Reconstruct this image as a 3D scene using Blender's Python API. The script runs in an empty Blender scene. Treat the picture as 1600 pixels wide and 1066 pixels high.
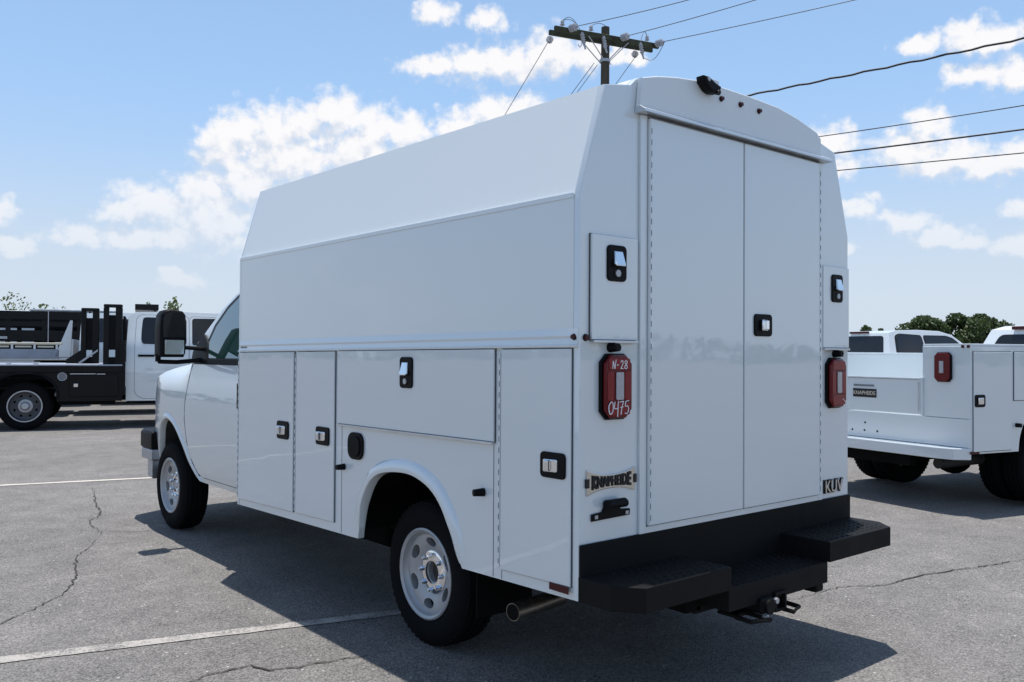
import bpy, bmesh, math, random
from mathutils import Vector, Matrix
random.seed(4)
D = bpy.data
SC = bpy.context.scene
COL = SC.collection
R = math.radians

# ------------------------------------------------------------------ camera
cd = D.cameras.new('camera'); cam = D.objects.new('camera', cd); COL.objects.link(cam)
cr = Vector((0.76631, -0.64244, 0.00593)); cu = Vector((-0.0141, -0.0076, 0.99987)); cf = Vector((0.64232, 0.7663, 0.01488))
cam.matrix_world = Matrix(((cr.x, cu.x, -cf.x, -2.26293), (cr.y, cu.y, -cf.y, -2.31149), (cr.z, cu.z, -cf.z, 1.396), (0, 0, 0, 1)))
cd.sensor_width = 36; cd.lens = 36*1361.94/1600; cd.clip_start = .05; cd.clip_end = 3000
SC.camera = cam
SC.view_settings.view_transform = 'Standard'; SC.view_settings.look = 'None'
SC.view_settings.gamma = 1; SC.view_settings.use_curve_mapping = False
SC.view_settings.exposure = 0.22

# ------------------------------------------------------------------ node helpers
class NT:
    def __init__(s, tree): s.t = tree; s.n = tree.nodes; s.l = tree.links
    def node(s, typ, **kw):
        n = s.n.new(typ)
        for k, v in kw.items():
            if k == 'inp':
                for a, b in v.items():
                    if hasattr(b, 'is_output'): s.l.new(b, n.inputs[a])
                    else: n.inputs[a].default_value = b
            else: setattr(n, k, v)
        return n
    def math(s, op, a, b=None, c=None, clamp=False):
        n = s.n.new('ShaderNodeMath'); n.operation = op; n.use_clamp = clamp
        for i, v in enumerate((a, b, c)):
            if v is None: continue
            if hasattr(v, 'is_output'): s.l.new(v, n.inputs[i])
            else: n.inputs[i].default_value = v
        return n.outputs[0]
    def vmath(s, op, a, b=None, c=None):
        n = s.n.new('ShaderNodeVectorMath'); n.operation = op
        for i, v in enumerate((a, b, c)):
            if v is None: continue
            if hasattr(v, 'is_output'): s.l.new(v, n.inputs[i])
            else: n.inputs[i].default_value = v
        return n
    def mix(s, fac, a, b):
        n = s.n.new('ShaderNodeMix'); n.data_type = 'RGBA'
        for i, v in ((0, fac), (6, a), (7, b)):
            if hasattr(v, 'is_output'): s.l.new(v, n.inputs[i])
            else: n.inputs[i].default_value = v
        return n.outputs[2]
    def noise(s, vec, scale, detail=4, rough=.5, out='Fac', dist=0.0):
        n = s.n.new('ShaderNodeTexNoise'); n.inputs['Scale'].default_value = scale
        n.inputs['Detail'].default_value = detail; n.inputs['Roughness'].default_value = rough; n.inputs['Distortion'].default_value = dist
        if vec is not None: s.l.new(vec, n.inputs['Vector'])
        return n.outputs[out]
    def ramp(s, fac, stops):
        n = s.n.new('ShaderNodeValToRGB'); s.l.new(fac, n.inputs[0]); e = n.color_ramp.elements
        while len(e) < len(stops): e.new(.5)
        for i, (p, c) in enumerate(stops):
            e[i].position = p; e[i].color = c if len(c) == 4 else (*c, 1)
        return n.outputs[0]
    def mr(s, v, a, b, c=0.0, d=1.0, smooth=True):
        n = s.n.new('ShaderNodeMapRange'); n.interpolation_type = 'SMOOTHSTEP' if smooth else 'LINEAR'
        s.l.new(v, n.inputs[0])
        for i, x in zip((1, 2, 3, 4), (a, b, c, d)): n.inputs[i].default_value = x
        return n.outputs[0]

# ------------------------------------------------------------------ world: sky with cumulus
SUN = Vector((.10, .115, 1)).normalized()
SUN_EL = math.asin(SUN.z); SUN_AZ = math.atan2(SUN.x, SUN.y)
w = D.worlds.new('World'); SC.world = w; w.use_nodes = True
W = NT(w.node_tree); W.n.clear()
sky = W.node('ShaderNodeTexSky', sky_type='NISHITA', sun_disc=False, sun_elevation=SUN_EL, sun_rotation=SUN_AZ,
             altitude=200, air_density=1.0, dust_density=1.6, ozone_density=1.2)
SKY_STRENGTH = .062
# clouds given as azimuth, elevation, half width, half height in degrees
CLOUDS = [(28.63, 15.03, 1.77, 1.43), (26.62, 14.33, 1.68, 1.26), (24.45, 13.8, 1.89, 1.43), (22.31, 13.64, 1.6, 1.43), (21.56, 12.55, 1.68, 1.26), (30.68, 14.16, 1.77, 1.51), (32.96, 13.86, 1.6, 1.18), (29.87, 12.54, 2.94, 1.89), (25.45, 11.92, 3.37, 1.89), (22.92, 10.6, 2.1, 1.89), (20.46, 9.86, 2.19, 1.26), (17.52, 8.97, 2.31, 1.01), (15.93, 8.21, 1.6, 0.76), (13.7, 6.82, 1.6, 0.63), (20.85, 8.13, 3.16, 1.89), (18.64, 7.04, 2.52, 0.93), (16.48, 6.72, 2.1, 0.59), (38.61, 15.45, 2.19, 1.01), (36.3, 14.74, 1.68, 0.84), (40.72, 15.78, 1.26, 0.84), (34.8, 18.2, 2.31, 0.76), (37.33, 18.46, 2.31, 1.18), (39.86, 18.49, 2.52, 1.26), (42.39, 19.06, 2.1, 1.43), (44.92, 18.83, 1.68, 1.05), (47.43, 18.76, 1.26, 0.67), (34.78, 21.46, 1.43, 0.76), (38.24, 21.11, 1.51, 0.76), (9.13, 7.86, 1.18, 0.84), (10.1, 6.14, 1.6, 0.63), (19.22, 4.33, 1.6, 0.55), (18.48, 4.89, 0.84, 0.34), (65.33, 17.79, 1.43, 0.55), (67.87, 18.15, 1.6, 1.01), (69.01, 17.64, 1.89, 0.76), (68.36, 16.03, 2.1, 0.84), (70.13, 15.67, 1.68, 0.84), (65.5, 13.54, 1.35, 1.14), (64.46, 12.18, 2.31, 1.35), (66.52, 11.45, 2.52, 1.26), (68.51, 11.08, 2.52, 1.01), (70.11, 11.27, 1.68, 1.05), (60.13, 12.9, 1.6, 1.18), (60.5, 11.36, 1.26, 0.76), (61.6, 9.0, 1.35, 0.67), (64.28, 8.2, 1.77, 0.63), (66.18, 7.23, 2.1, 0.72), (67.52, 6.79, 1.47, 0.59), (70.1, 6.46, 1.26, 0.93), (70.27, 8.53, 0.93, 0.5), (60.87, 6.71, 0.93, 0.42)]
grp = D.node_groups.new('cloud_density', 'ShaderNodeTree')
grp.interface.new_socket('Angles', in_out='INPUT', socket_type='NodeSocketVector')
grp.interface.new_socket('Density', in_out='OUTPUT', socket_type='NodeSocketFloat')
G = NT(grp); gi = G.node('NodeGroupInput'); go = G.node('NodeGroupOutput')
ang = gi.outputs[0]
n1 = G.noise(ang, .42, 5, .58, 'Color')
warp = G.vmath('MULTIPLY', G.vmath('SUBTRACT', n1, (.5, .5, .5)).outputs[0], (2.6, 2.0, 0)).outputs[0]
wa = G.vmath('ADD', ang, warp).outputs[0]
acc = None
for ci, (a, e, sw, sh) in enumerate(CLOUDS):
    if ci < 20: sw *= 1.12; sh *= 1.16
    # (angles - centre) / size -> length -> 1 - length
    q = G.vmath('MULTIPLY_ADD', wa, (1/(sw*1.24), 1/(sh*1.24), 0), (-a/(sw*1.24), -e/(sh*1.24), 0)).outputs[0]
    ln = G.vmath('LENGTH', q).outputs['Value']
    v = G.math('SUBTRACT', 1.0, ln)
    acc = v if acc is None else G.math('SMOOTH_MAX', acc, v, .25)
fine = G.noise(ang, 1.15, 5, .52)
den = G.math('ADD', acc, G.math('MULTIPLY', G.math('SUBTRACT', fine, .5), 1.5))
# the same kind of cloud field goes on outside the photograph's frame
gen = G.noise(ang, .075, 7, .58)
sep = G.node('ShaderNodeSeparateXYZ', inp={0: ang})
out_l = G.mr(sep.outputs[0], 8, 3); out_r = G.mr(sep.outputs[0], 72, 78); out_t = G.mr(sep.outputs[1], 23, 28)
outm = G.math('MAXIMUM', G.math('MAXIMUM', out_l, out_r), out_t)
gden = G.math('ADD', G.math('MULTIPLY', G.math('SUBTRACT', gen, .575), 7.0), G.math('MULTIPLY', outm, 1.5))
gden = G.math('SUBTRACT', gden, 1.5)
den = G.math('MAXIMUM', den, gden)
G.l.new(den, go.inputs[0])

tc = W.node('ShaderNodeTexCoord'); dirv = W.vmath('NORMALIZE', tc.outputs['Generated']).outputs[0]
sp = W.node('ShaderNodeSeparateXYZ', inp={0: dirv})
az = W.math('MULTIPLY', W.math('ARCTAN2', sp.outputs[0], sp.outputs[1]), 57.2958)
el = W.math('MULTIPLY', W.math('ARCSINE', sp.outputs[2]), 57.2958)
angv = W.node('ShaderNodeCombineXYZ', inp={0: az, 1: el}).outputs[0]
g1 = W.node('ShaderNodeGroup', node_tree=grp, inp={0: angv}).outputs[0]
up = W.vmath('ADD', angv, (.5, 1.1, 0)).outputs[0]
g2 = W.node('ShaderNodeGroup', node_tree=grp, inp={0: up}).outputs[0]
alpha = W.math('POWER', W.mr(g1, -.08, .66), 1.15)
shade = W.mr(W.math('SUBTRACT', g1, g2), -.50, .32)          # denser above = shaded base
ccol = W.mix(shade, (.70, .76, .86, 1), (1.0, .98, .98, 1))
cloud = W.node('ShaderNodeVectorMath', operation='SCALE', inp={0: ccol, 'Scale': .86/SKY_STRENGTH}).outputs[0]
# milky air low over the horizon
milk = W.math('POWER', W.mr(el, 55, 4, smooth=False), 1.2)
skc = W.node('ShaderNodeVectorMath', operation='SCALE', inp={0: W.vmath('MULTIPLY', sky.outputs[0], (1.2, 1.55, 1.85)).outputs[0], 'Scale': 1.0}).outputs[0]
hz_col = W.node('ShaderNodeVectorMath', operation='SCALE', inp={0: W.mix(W.mr(el, 3, 17), (.57, .65, .75, 1), (.40, .61, .91, 1)), 'Scale': 1/SKY_STRENGTH}).outputs[0]
base = W.mix(W.math('MULTIPLY', milk, .92), skc, hz_col)
fade = W.mr(el, 2, 13, .22, .95)
abv = W.mr(el, -.5, .5)
fin = W.mix(W.math('MULTIPLY', W.math('MULTIPLY', alpha, fade), abv), base, cloud)
bg = W.node('ShaderNodeBackground', inp={0: fin, 1: SKY_STRENGTH})
wo = W.node('ShaderNodeOutputWorld', inp={0: bg.outputs[0]})

sd = D.lights.new('sun', 'SUN'); sd.energy = 4.8; sd.angle = R(.53); sd.color = (1, .955, .90)
so = D.objects.new('sun', sd); COL.objects.link(so); so.rotation_euler = SUN.to_track_quat('Z', 'Y').to_euler(); so.location = (0, 0, 30)

# ------------------------------------------------------------------ materials
MATS = {}
def mat(name, col, rough=.5, metal=0., coat=0., spec=.5, bump=None, var=None, trans=0., ior=1.45, coat_rough=.03, emit=None):
    """bump=(scale,strength,distance) ; var=(scale,amount) colour variation"""
    m = D.materials.new(name); m.use_nodes = True; T = NT(m.node_tree)
    b = T.n['Principled BSDF']
    b.inputs['Base Color'].default_value = (*col, 1); b.inputs['Roughness'].default_value = rough
    b.inputs['Metallic'].default_value = metal; b.inputs['Coat Weight'].default_value = coat; b.inputs['Coat Roughness'].default_value = coat_rough
    b.inputs['Specular IOR Level'].default_value = spec; b.inputs['Transmission Weight'].default_value = trans; b.inputs['IOR'].default_value = ior
    tcn = T.node('ShaderNodeTexCoord').outputs['Object']
    if var:
        f = T.noise(tcn, var[0], 5, .6)
        a = tuple(max(0, c*(1-var[1])) for c in col); c2 = tuple(min(1, c*(1+var[1])) for c in col)
        T.l.new(T.ramp(f, [(.3, a), (.7, c2)]), b.inputs['Base Color'])
        T.l.new(T.mr(f, .3, .7, rough*.9, min(1, rough*1.15)), b.inputs['Roughness'])
    if bump:
        f = T.noise(tcn, bump[0], 3 if bump[0] < 20 else 2, .5)
        bn = T.node('ShaderNodeBump', inp={'Height': f, 'Strength': bump[1], 'Distance': bump[2]})
        T.l.new(bn.outputs[0], b.inputs['Normal'])
        if coat: T.l.new(bn.outputs[0], b.inputs['Coat Normal'])
    if coat > .85: b.inputs['Coat IOR'].default_value = 1.85
    MATS[name] = m
    return m

PAINT = mat('white_body_paint', (.70, .75, .765), .28, coat=1., bump=(1.1, .35, .012))
PAINTC = mat('white_cab_paint', (.70, .74, .75), .28, coat=.9, bump=(1.5, .05, .01))
FIBRE = mat('white_composite_roof', (.74, .78, .79), .42, coat=.25, bump=(1.6, .10, .01))
POWDER = mat('black_powder_coat', (.010, .010, .010), .62, spec=.12, bump=(420, .35, .0012), var=(9, .2))
BLACKG = mat('gloss_black_paint', (.005, .005, .006), .32, spec=.2, coat=.05, var=(4, .2))
PLAST = mat('black_plastic', (.005, .005, .006), .5, spec=.14, bump=(300, .12, .001))
SEAL = mat('dark_rubber_seal', (.09, .10, .11), .8)
RUBBER = mat('tyre_rubber', (.007, .007, .008), .85, spec=.1, bump=(120, .25, .001), var=(14, .25))
CHROME = mat('chrome', (.82, .84, .86), .07, metal=1.)
STEELW = mat('silver_painted_wheel', (.40, .405, .415), .42, metal=.35, coat=.2, bump=(160, .08, .001), var=(20, .06))
DARKST = mat('dark_steel', (.035, .033, .032), .6, metal=.3, bump=(60, .2, .002), var=(12, .35))
ALU = mat('brushed_aluminium', (.62, .64, .66), .35, metal=.9, bump=(90, .05, .001), var=(6, .08))
EXH = mat('stainless_exhaust', (.26, .24, .21), .38, metal=1., var=(14, .25))
UNDER = mat('undercarriage_black', (.006, .006, .006), .9, spec=.1, var=(9, .4))
LINER = mat('wheel_liner_grey', (.03, .029, .027), .8, var=(7, .3))
RED = mat('red_lamp_lens', (.12, .0012, .004), .22, spec=.25, coat=.25, bump=(140, .25, .002))
REDD = mat('dark_red_lamp_lens', (.05, .002, .006), .25, spec=.25, coat=.2, bump=(140, .2, .002))
REDB = mat('bright_red_lens_panel', (.20, .002, .005), .2, spec=.3, coat=.3, bump=(260, .5, .002))
CLEARL = mat('clear_lamp_lens', (.34, .34, .37), .15, coat=1., bump=(90, .6, .003))
WHITEP = mat('white_marker_ink', (.85, .85, .85), .6)
GLASS = mat('tinted_window_glass', (.020, .060, .053), .04, spec=.9, coat=1., coat_rough=.01)
GLASSD = mat('privacy_window_glass', (.010, .011, .013), .06, spec=.6)
SEATM = mat('grey_seat_fabric', (.09, .095, .1), .9)
INK = mat('black_lettering', (.008, .008, .009), .5)
BADGEM = mat('badge_silver', (.62, .62, .60), .16, metal=1.)
GALV = mat('galvanised_steel', (.45, .46, .48), .45, metal=.8, var=(20, .15))
CERAM = mat('grey_insulator_porcelain', (.42, .44, .48), .25, var=(8, .1))
CABLEM = mat('black_cable', (.018, .018, .02), .6)
WIREM = mat('grey_wire', (.10, .11, .12), .5)
DECKG = mat('grey_deck_metal', (.33, .36, .42), .42, metal=.4, bump=(30, .15, .002), var=(3, .15))
CREAM = mat('cream_rail', (.72, .66, .52), .5)
STICK = mat('grey_sticker', (.18, .19, .20), .5)

def wood_mat():
    m = D.materials.new('weathered_pole_wood'); m.use_nodes = True; T = NT(m.node_tree); b = T.n['Principled BSDF']
    c = T.node('ShaderNodeTexCoord').outputs['Object']
    s = T.vmath('MULTIPLY', c, (6, 6, .5)).outputs[0]
    f = T.noise(s, 2.5, 6, .65)
    T.l.new(T.ramp(f, [(.3, (.035, .03, .022)), (.7, (.10, .085, .06))]), b.inputs['Base Color'])
    b.inputs['Roughness'].default_value = .9
    T.l.new(T.node('ShaderNodeBump', inp={'Height': f, 'Strength': .6, 'Distance': .02}).outputs[0], b.inputs['Normal'])
    return m
WOOD = wood_mat()
def arm_mat():
    m = D.materials.new('mossy_crossarm_wood'); m.use_nodes = True; T = NT(m.node_tree); b = T.n['Principled BSDF']
    c = T.node('ShaderNodeTexCoord').outputs['Object']
    f = T.noise(c, 3.5, 6, .65)
    T.l.new(T.ramp(f, [(.35, (.03, .028, .018)), (.65, (.075, .085, .045))]), b.inputs['Base Color'])
    b.inputs['Roughness'].default_value = .9
    return m
ARMW = arm_mat()

def asphalt_mat():
    m = D.materials.new('worn_asphalt'); m.use_nodes = True; T = NT(m.node_tree); b = T.n['Principled BSDF']
    c = T.node('ShaderNodeTexCoord').outputs['Object']
    vo = T.node('ShaderNodeTexVoronoi', inp={'Vector': c, 'Scale': 150.0})
    stone = T.node('ShaderNodeSeparateColor', inp={0: vo.outputs['Color']}).outputs[0]
    vo2 = T.node('ShaderNodeTexVoronoi', inp={'Vector': c, 'Scale': 42.0})
    st2 = T.node('ShaderNodeSeparateColor', inp={0: vo2.outputs['Color']}).outputs[1]
    big = T.noise(c, .22, 6, .6); mid = T.noise(c, 3.2, 6, .7); grit = T.noise(c, 85, 3, .7)
    v = T.math('ADD', T.math('MULTIPLY', stone, .46), T.math('MULTIPLY', grit, .50))
    v = T.math('ADD', v, T.math('MULTIPLY', T.math('SUBTRACT', mid, .5), .45))
    rot = T.node('ShaderNodeMapping', inp={0: c}); rot.inputs['Rotation'].default_value = (0, 0, R(17)); rot.inputs['Scale'].default_value = (.10, 1.1, 1)
    streak = T.noise(rot.outputs[0], 1.0, 5, .6)
    v = T.math('ADD', v, T.math('MULTIPLY', T.math('SUBTRACT', streak, .5), .22))
    v = T.math('ADD', v, T.math('MULTIPLY', T.math('SUBTRACT', big, .5), .35))
    col = T.ramp(v, [(.10, (.035, .034, .033)), (.42, (.140, .133, .127)), (.68, (.230, .217, .205)), (.98, (.44, .415, .385))])
    # scattered pale chips of aggregate
    chip = T.mr(st2, .965, .985)
    near = T.mr(vo2.outputs['Distance'], .32, .18)
    col = T.mix(T.math('MULTIPLY', T.math('MULTIPLY', chip, near), .8), col, (.50, .48, .46, 1))
    # oily darker patches
    oil = T.mr(T.noise(c, .8, 4, .55), .62, .74)
    col = T.mix(T.math('MULTIPLY', oil, .22), col, (.05, .05, .05, 1))
    T.l.new(col, b.inputs['Base Color'])
    b.inputs['Roughness'].default_value = .86; b.inputs['Specular IOR Level'].default_value = .35
    h = T.math('ADD', T.math('MULTIPLY', vo.outputs['Distance'], -1.0), T.math('MULTIPLY', grit, .8))
    T.l.new(T.node('ShaderNodeBump', inp={'Height': h, 'Strength': .55, 'Distance': .006}).outputs[0], b.inputs['Normal'])
    return m
ASPH = asphalt_mat()
def line_mat(name, col, wear):
    m = D.materials.new(name); m.use_nodes = True; T = NT(m.node_tree); b = T.n['Principled BSDF']
    c = T.node('ShaderNodeTexCoord').outputs['Object']
    f = T.math('ADD', T.math('MULTIPLY', T.noise(c, 85, 3, .75), .6), T.math('MULTIPLY', T.noise(c, 5, 4, .6), .4))
    k = T.mr(f, wear-.05, wear+.05)
    T.l.new(T.mix(k, (*col, 1), (.155, .148, .141, 1)), b.inputs['Base Color'])
    b.inputs['Roughness'].default_value = .85
    T.l.new(T.node('ShaderNodeBump', inp={'Height': f, 'Strength': .5, 'Distance': .005}).outputs[0], b.inputs['Normal'])
    return m
LINEP = line_mat('worn_line_paint', (.36, .335, .31), .52)
LINEF = line_mat('line_paint', (.52, .48, .42), .58)
CRACK = mat('crack_dark', (.035, .033, .03), .95)
def leaf_mat(name, a, b_):
    m = D.materials.new(name); m.use_nodes = True; T = NT(m.node_tree); b = T.n['Principled BSDF']
    oi = T.node('ShaderNodeNewGeometry').outputs['Random Per Island']
    T.l.new(T.ramp(oi, [(0, a), (1, b_)]), b.inputs['Base Color'])
    b.inputs['Roughness'].default_value = .6
    tr = T.node('ShaderNodeBsdfTranslucent'); T.l.new(T.ramp(oi, [(0, a), (1, b_)]), tr.inputs[0])
    mx = T.node('ShaderNodeMixShader', inp={0: .3, 1: b.outputs[0], 2: tr.outputs[0]})
    T.l.new(mx.outputs[0], T.n['Material Output'].inputs[0])
    return m
LEAF = leaf_mat('leaf_green', (.035, .062, .020), (.095, .135, .045))
LEAFL = leaf_mat('leaf_light_green', (.10, .13, .04), (.20, .23, .09))
BARK = mat('bark', (.06, .045, .032), .9, var=(5, .3))

# ------------------------------------------------------------------ mesh helpers
def flat_guard(me):
    # a large flat face next to a narrow bevel face keeps its own normal
    ef = {}
    for p in me.polygons:
        for k in p.edge_keys: ef.setdefault(k, []).append(p)
    at = me.attributes.get('sharp_edge') or me.attributes.new('sharp_edge', 'BOOLEAN', 'EDGE')
    for e in me.edges:
        fs = ef.get(e.key, ())
        if len(fs) == 2:
            a, b = fs[0].area, fs[1].area
            if max(a, b) > 12*min(a, b)+1e-9 and fs[0].normal.angle(fs[1].normal, 0) > R(4): at.data[e.index].value = True
def obj(name, bm, m, parent=None, smooth=None, loc=None, rot=None):
    me = D.meshes.new(name); bm.normal_update(); bm.to_mesh(me); bm.free()
    for x in (m if isinstance(m, (list, tuple)) else [m]): me.materials.append(x)
    if smooth is not None:
        for p in me.polygons: p.use_smooth = True
        me.set_sharp_from_angle(angle=R(smooth)); flat_guard(me)
    o = D.objects.new(name, me); COL.objects.link(o)
    if parent is not None: o.parent = parent
    if loc: o.location = loc
    if rot: o.rotation_euler = rot
    return o
def again(o, loc=None, parent=None, rot=None, scale=None, name=None):
    c = o.copy(); COL.objects.link(c)
    if parent is not None: c.parent = parent
    if loc is not None: c.location = loc
    if rot is not None: c.rotation_euler = rot
    if scale is not None: c.scale = scale
    return c
def tag(o, label=None, cat=None, group=None, kind=None):
    if label: o['label'] = label
    if cat: o['category'] = cat
    if group: o['group'] = group
    if kind: o['kind'] = kind
    return o
def empty(name, loc=(0, 0, 0), rz=0.):
    o = D.objects.new(name, None); COL.objects.link(o); o.location = loc; o.rotation_euler = (0, 0, rz); o.empty_display_size = .3
    return o
def box(bm, x0, x1, y0, y1, z0, z1, bev=0., seg=2):
    vs = [bm.verts.new((x, y, z)) for x in (x0, x1) for y in (y0, y1) for z in (z0, z1)]
    F = [(0, 1, 3, 2), (4, 6, 7, 5), (0, 4, 5, 1), (2, 3, 7, 6), (0, 2, 6, 4), (1, 5, 7, 3)]
    fs = [bm.faces.new([vs[i] for i in f]) for f in F]
    if bev > 0:
        es = list({e for f in fs for e in f.edges})
        bmesh.ops.bevel(bm, geom=es, offset=bev, segments=seg, profile=.5, affect='EDGES')
    return bm
def bx(x0, x1, y0, y1, z0, z1, bev=0., seg=2):
    return box(bmesh.new(), min(x0, x1), max(x0, x1), min(y0, y1), max(y0, y1), min(z0, z1), max(z0, z1), bev, seg)
def prism(bm, pts, axis, a, b, bev=0., seg=2, ends=2):
    """polygon pts in the two other axes (cyclic order kept x<y<z), extruded from a to b along axis"""
    def P(p, t): return {'x': (t, p[0], p[1]), 'y': (p[0], t, p[1]), 'z': (p[0], p[1], t)}[axis]
    va = [bm.verts.new(P(p, a)) for p in pts]; vb = [bm.verts.new(P(p, b)) for p in pts]
    n = len(pts); fs = [bm.faces.new(va), bm.faces.new(vb[::-1])]
    for i in range(n):
        j = (i+1) % n; fs.append(bm.faces.new((va[j], va[i], vb[i], vb[j])))
    bmesh.ops.recalc_face_normals(bm, faces=fs)
    if bev > 0:
        es = [e for e in {e for f in fs[:ends] for e in f.edges}]
        bmesh.ops.bevel(bm, geom=es, offset=bev, segments=seg, profile=.5, affect='EDGES', clamp_overlap=True)
    return bm
def cyl(bm, p, q, r, n=16, r2=None, caps=True):
    p = Vector(p); q = Vector(q); d = (q-p).normalized(); a = d.orthogonal().normalized(); b = d.cross(a); r2 = r if r2 is None else r2
    A = [bm.verts.new(p+(a*math.cos(t)+b*math.sin(t))*r) for t in [2*math.pi*i/n for i in range(n)]]
    B = [bm.verts.new(q+(a*math.cos(t)+b*math.sin(t))*r2) for t in [2*math.pi*i/n for i in range(n)]]
    for i in range(n):
        j = (i+1) % n; bm.faces.new((A[i], A[j], B[j], B[i]))
    if caps: bm.faces.new(A[::-1]); bm.faces.new(B)
    return bm
def tube(bm, pts, r, n=6):
    pts = [Vector(p) for p in pts]; rings = []
    prev = None
    for i, p in enumerate(pts):
        d = (pts[min(i+1, len(pts)-1)]-pts[max(i-1, 0)]).normalized()
        a = (prev - d*prev.dot(d)).normalized() if prev is not None else d.orthogonal().normalized()
        prev = a; b = d.cross(a)
        rr = r(i/(len(pts)-1)) if callable(r) else r
        rings.append([bm.verts.new(p+(a*math.cos(t)+b*math.sin(t))*rr) for t in [2*math.pi*k/n for k in range(n)]])
    for A, B in zip(rings, rings[1:]):
        for k in range(n):
            j = (k+1) % n; bm.faces.new((A[k], A[j], B[j], B[k]))
    bm.faces.new(rings[0][::-1]); bm.faces.new(rings[-1])
    return bm
def lathe(bm, prof, n=48, closed=False):
    """prof = [(r, x)], revolved around the X axis"""
    rings = []
    for r, x in prof:
        rings.append([bm.verts.new((x, r*math.cos(2*math.pi*i/n), r*math.sin(2*math.pi*i/n))) for i in range(n)] if r > 1e-6 else [bm.verts.new((x, 0, 0))])
    pr = list(zip(rings, rings[1:])) + ([(rings[-1], rings[0])] if closed else [])
    for A, B in pr:
        for i in range(n):
            j = (i+1) % n
            if len(A) == 1 and len(B) == 1: continue
            if len(A) == 1: bm.faces.new((A[0], B[i], B[j]))
            elif len(B) == 1: bm.faces.new((A[i], B[0], A[j]))
            else: bm.faces.new((A[i], B[i], B[j], A[j]))
    bmesh.ops.recalc_face_normals(bm, faces=bm.faces)
    return bm
def rrect(a0, a1, b0, b1, r, n=5):
    pts = []
    for (cx, cy, s) in ((a1-r, b1-r, 0), (a0+r, b1-r, 90), (a0+r, b0+r, 180), (a1-r, b0+r, 270)):
        for i in range(n+1):
            t = R(s+90*i/n); pts.append((cx+r*math.cos(t), cy+r*math.sin(t)))
    return pts
def spline(pts, k=5):
    """Catmull-Rom through open points"""
    P = [pts[0]]+list(pts)+[pts[-1]]; out = []
    for i in range(1, len(P)-2):
        p0, p1, p2, p3 = P[i-1:i+3]
        for j in range(k):
            t = j/k
            out.append(tuple(.5*((2*b)+(-a+c)*t+(2*a-5*b+4*c-d)*t*t+(-a+3*b-3*c+d)*t**3) for a, b, c, d in zip(p0, p1, p2, p3)))
    out.append(tuple(pts[-1])); return out
def patch(bm, poly, fn, cell=.06, thick=.0, mi=0):
    """fill a polygon in (a,b), cut it into cells and map each vertex with fn(a,b,depth)"""
    t = bmesh.new(); vs = [t.verts.new((p[0], p[1], 0)) for p in poly]; t.faces.new(vs)
    a0 = min(p[0] for p in poly); a1 = max(p[0] for p in poly); b0 = min(p[1] for p in poly); b1 = max(p[1] for p in poly)
    k = int(a0/cell)
    while k*cell < a1:
        if k*cell > a0: bmesh.ops.bisect_plane(t, geom=t.verts[:]+t.edges[:]+t.faces[:], dist=1e-5, plane_co=(k*cell, 0, 0), plane_no=(1, 0, 0))
        k += 1
    k = int(b0/cell)
    while k*cell < b1:
        if k*cell > b0: bmesh.ops.bisect_plane(t, geom=t.verts[:]+t.edges[:]+t.faces[:], dist=1e-5, plane_co=(0, k*cell, 0), plane_no=(0, 1, 0))
        k += 1
    t.verts.ensure_lookup_table(); M = {}
    for v in t.verts: M[v] = bm.verts.new(fn(v.co.x, v.co.y, 0.))
    for f in t.faces:
        nf = bm.faces.new([M[v] for v in f.verts]); nf.material_index = mi
    if thick:
        K = {}
        for e in t.edges:
            if len(e.link_faces) == 1:
                for v in e.verts:
                    if v not in K: K[v] = bm.verts.new(fn(v.co.x, v.co.y, thick))
                a, b = e.verts; nf = bm.faces.new((M[a], M[b], K[b], K[a])); nf.material_index = mi
    t.free(); return bm
def text_mesh(s, size, extrude, m, parent, mtx, name='lettering', bold=0.0, shear=0., warp=None):
    cu_ = D.curves.new('t', 'FONT'); cu_.body = s; cu_.size = size; cu_.extrude = extrude; cu_.offset = bold; cu_.shear = shear
    cu_.align_x = 'CENTER'; cu_.align_y = 'CENTER'; cu_.resolution_u = 3
    o = D.objects.new('t', cu_); COL.objects.link(o)
    dg = bpy.context.evaluated_depsgraph_get(); me = D.meshes.new_from_object(o.evaluated_get(dg))
    D.objects.remove(o); D.curves.remove(cu_)
    if warp:
        for v in me.vertices: v.co = warp(v.co)
    me.transform(mtx); me.materials.clear(); me.materials.append(m)
    r = D.objects.new(name, me); COL.objects.link(r); r.parent = parent
    return r
def boolean_cut(o, cutters):
    for c in cutters:
        md = o.modifiers.new('b', 'BOOLEAN'); md.object = c; md.operation = 'DIFFERENCE'; md.solver = 'EXACT'
    dg = bpy.context.evaluated_depsgraph_get(); me = D.meshes.new_from_object(o.evaluated_get(dg))
    o.modifiers.clear(); old = o.data; o.data = me; D.meshes.remove(old)
    for c in cutters: D.objects.remove(c)

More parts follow.
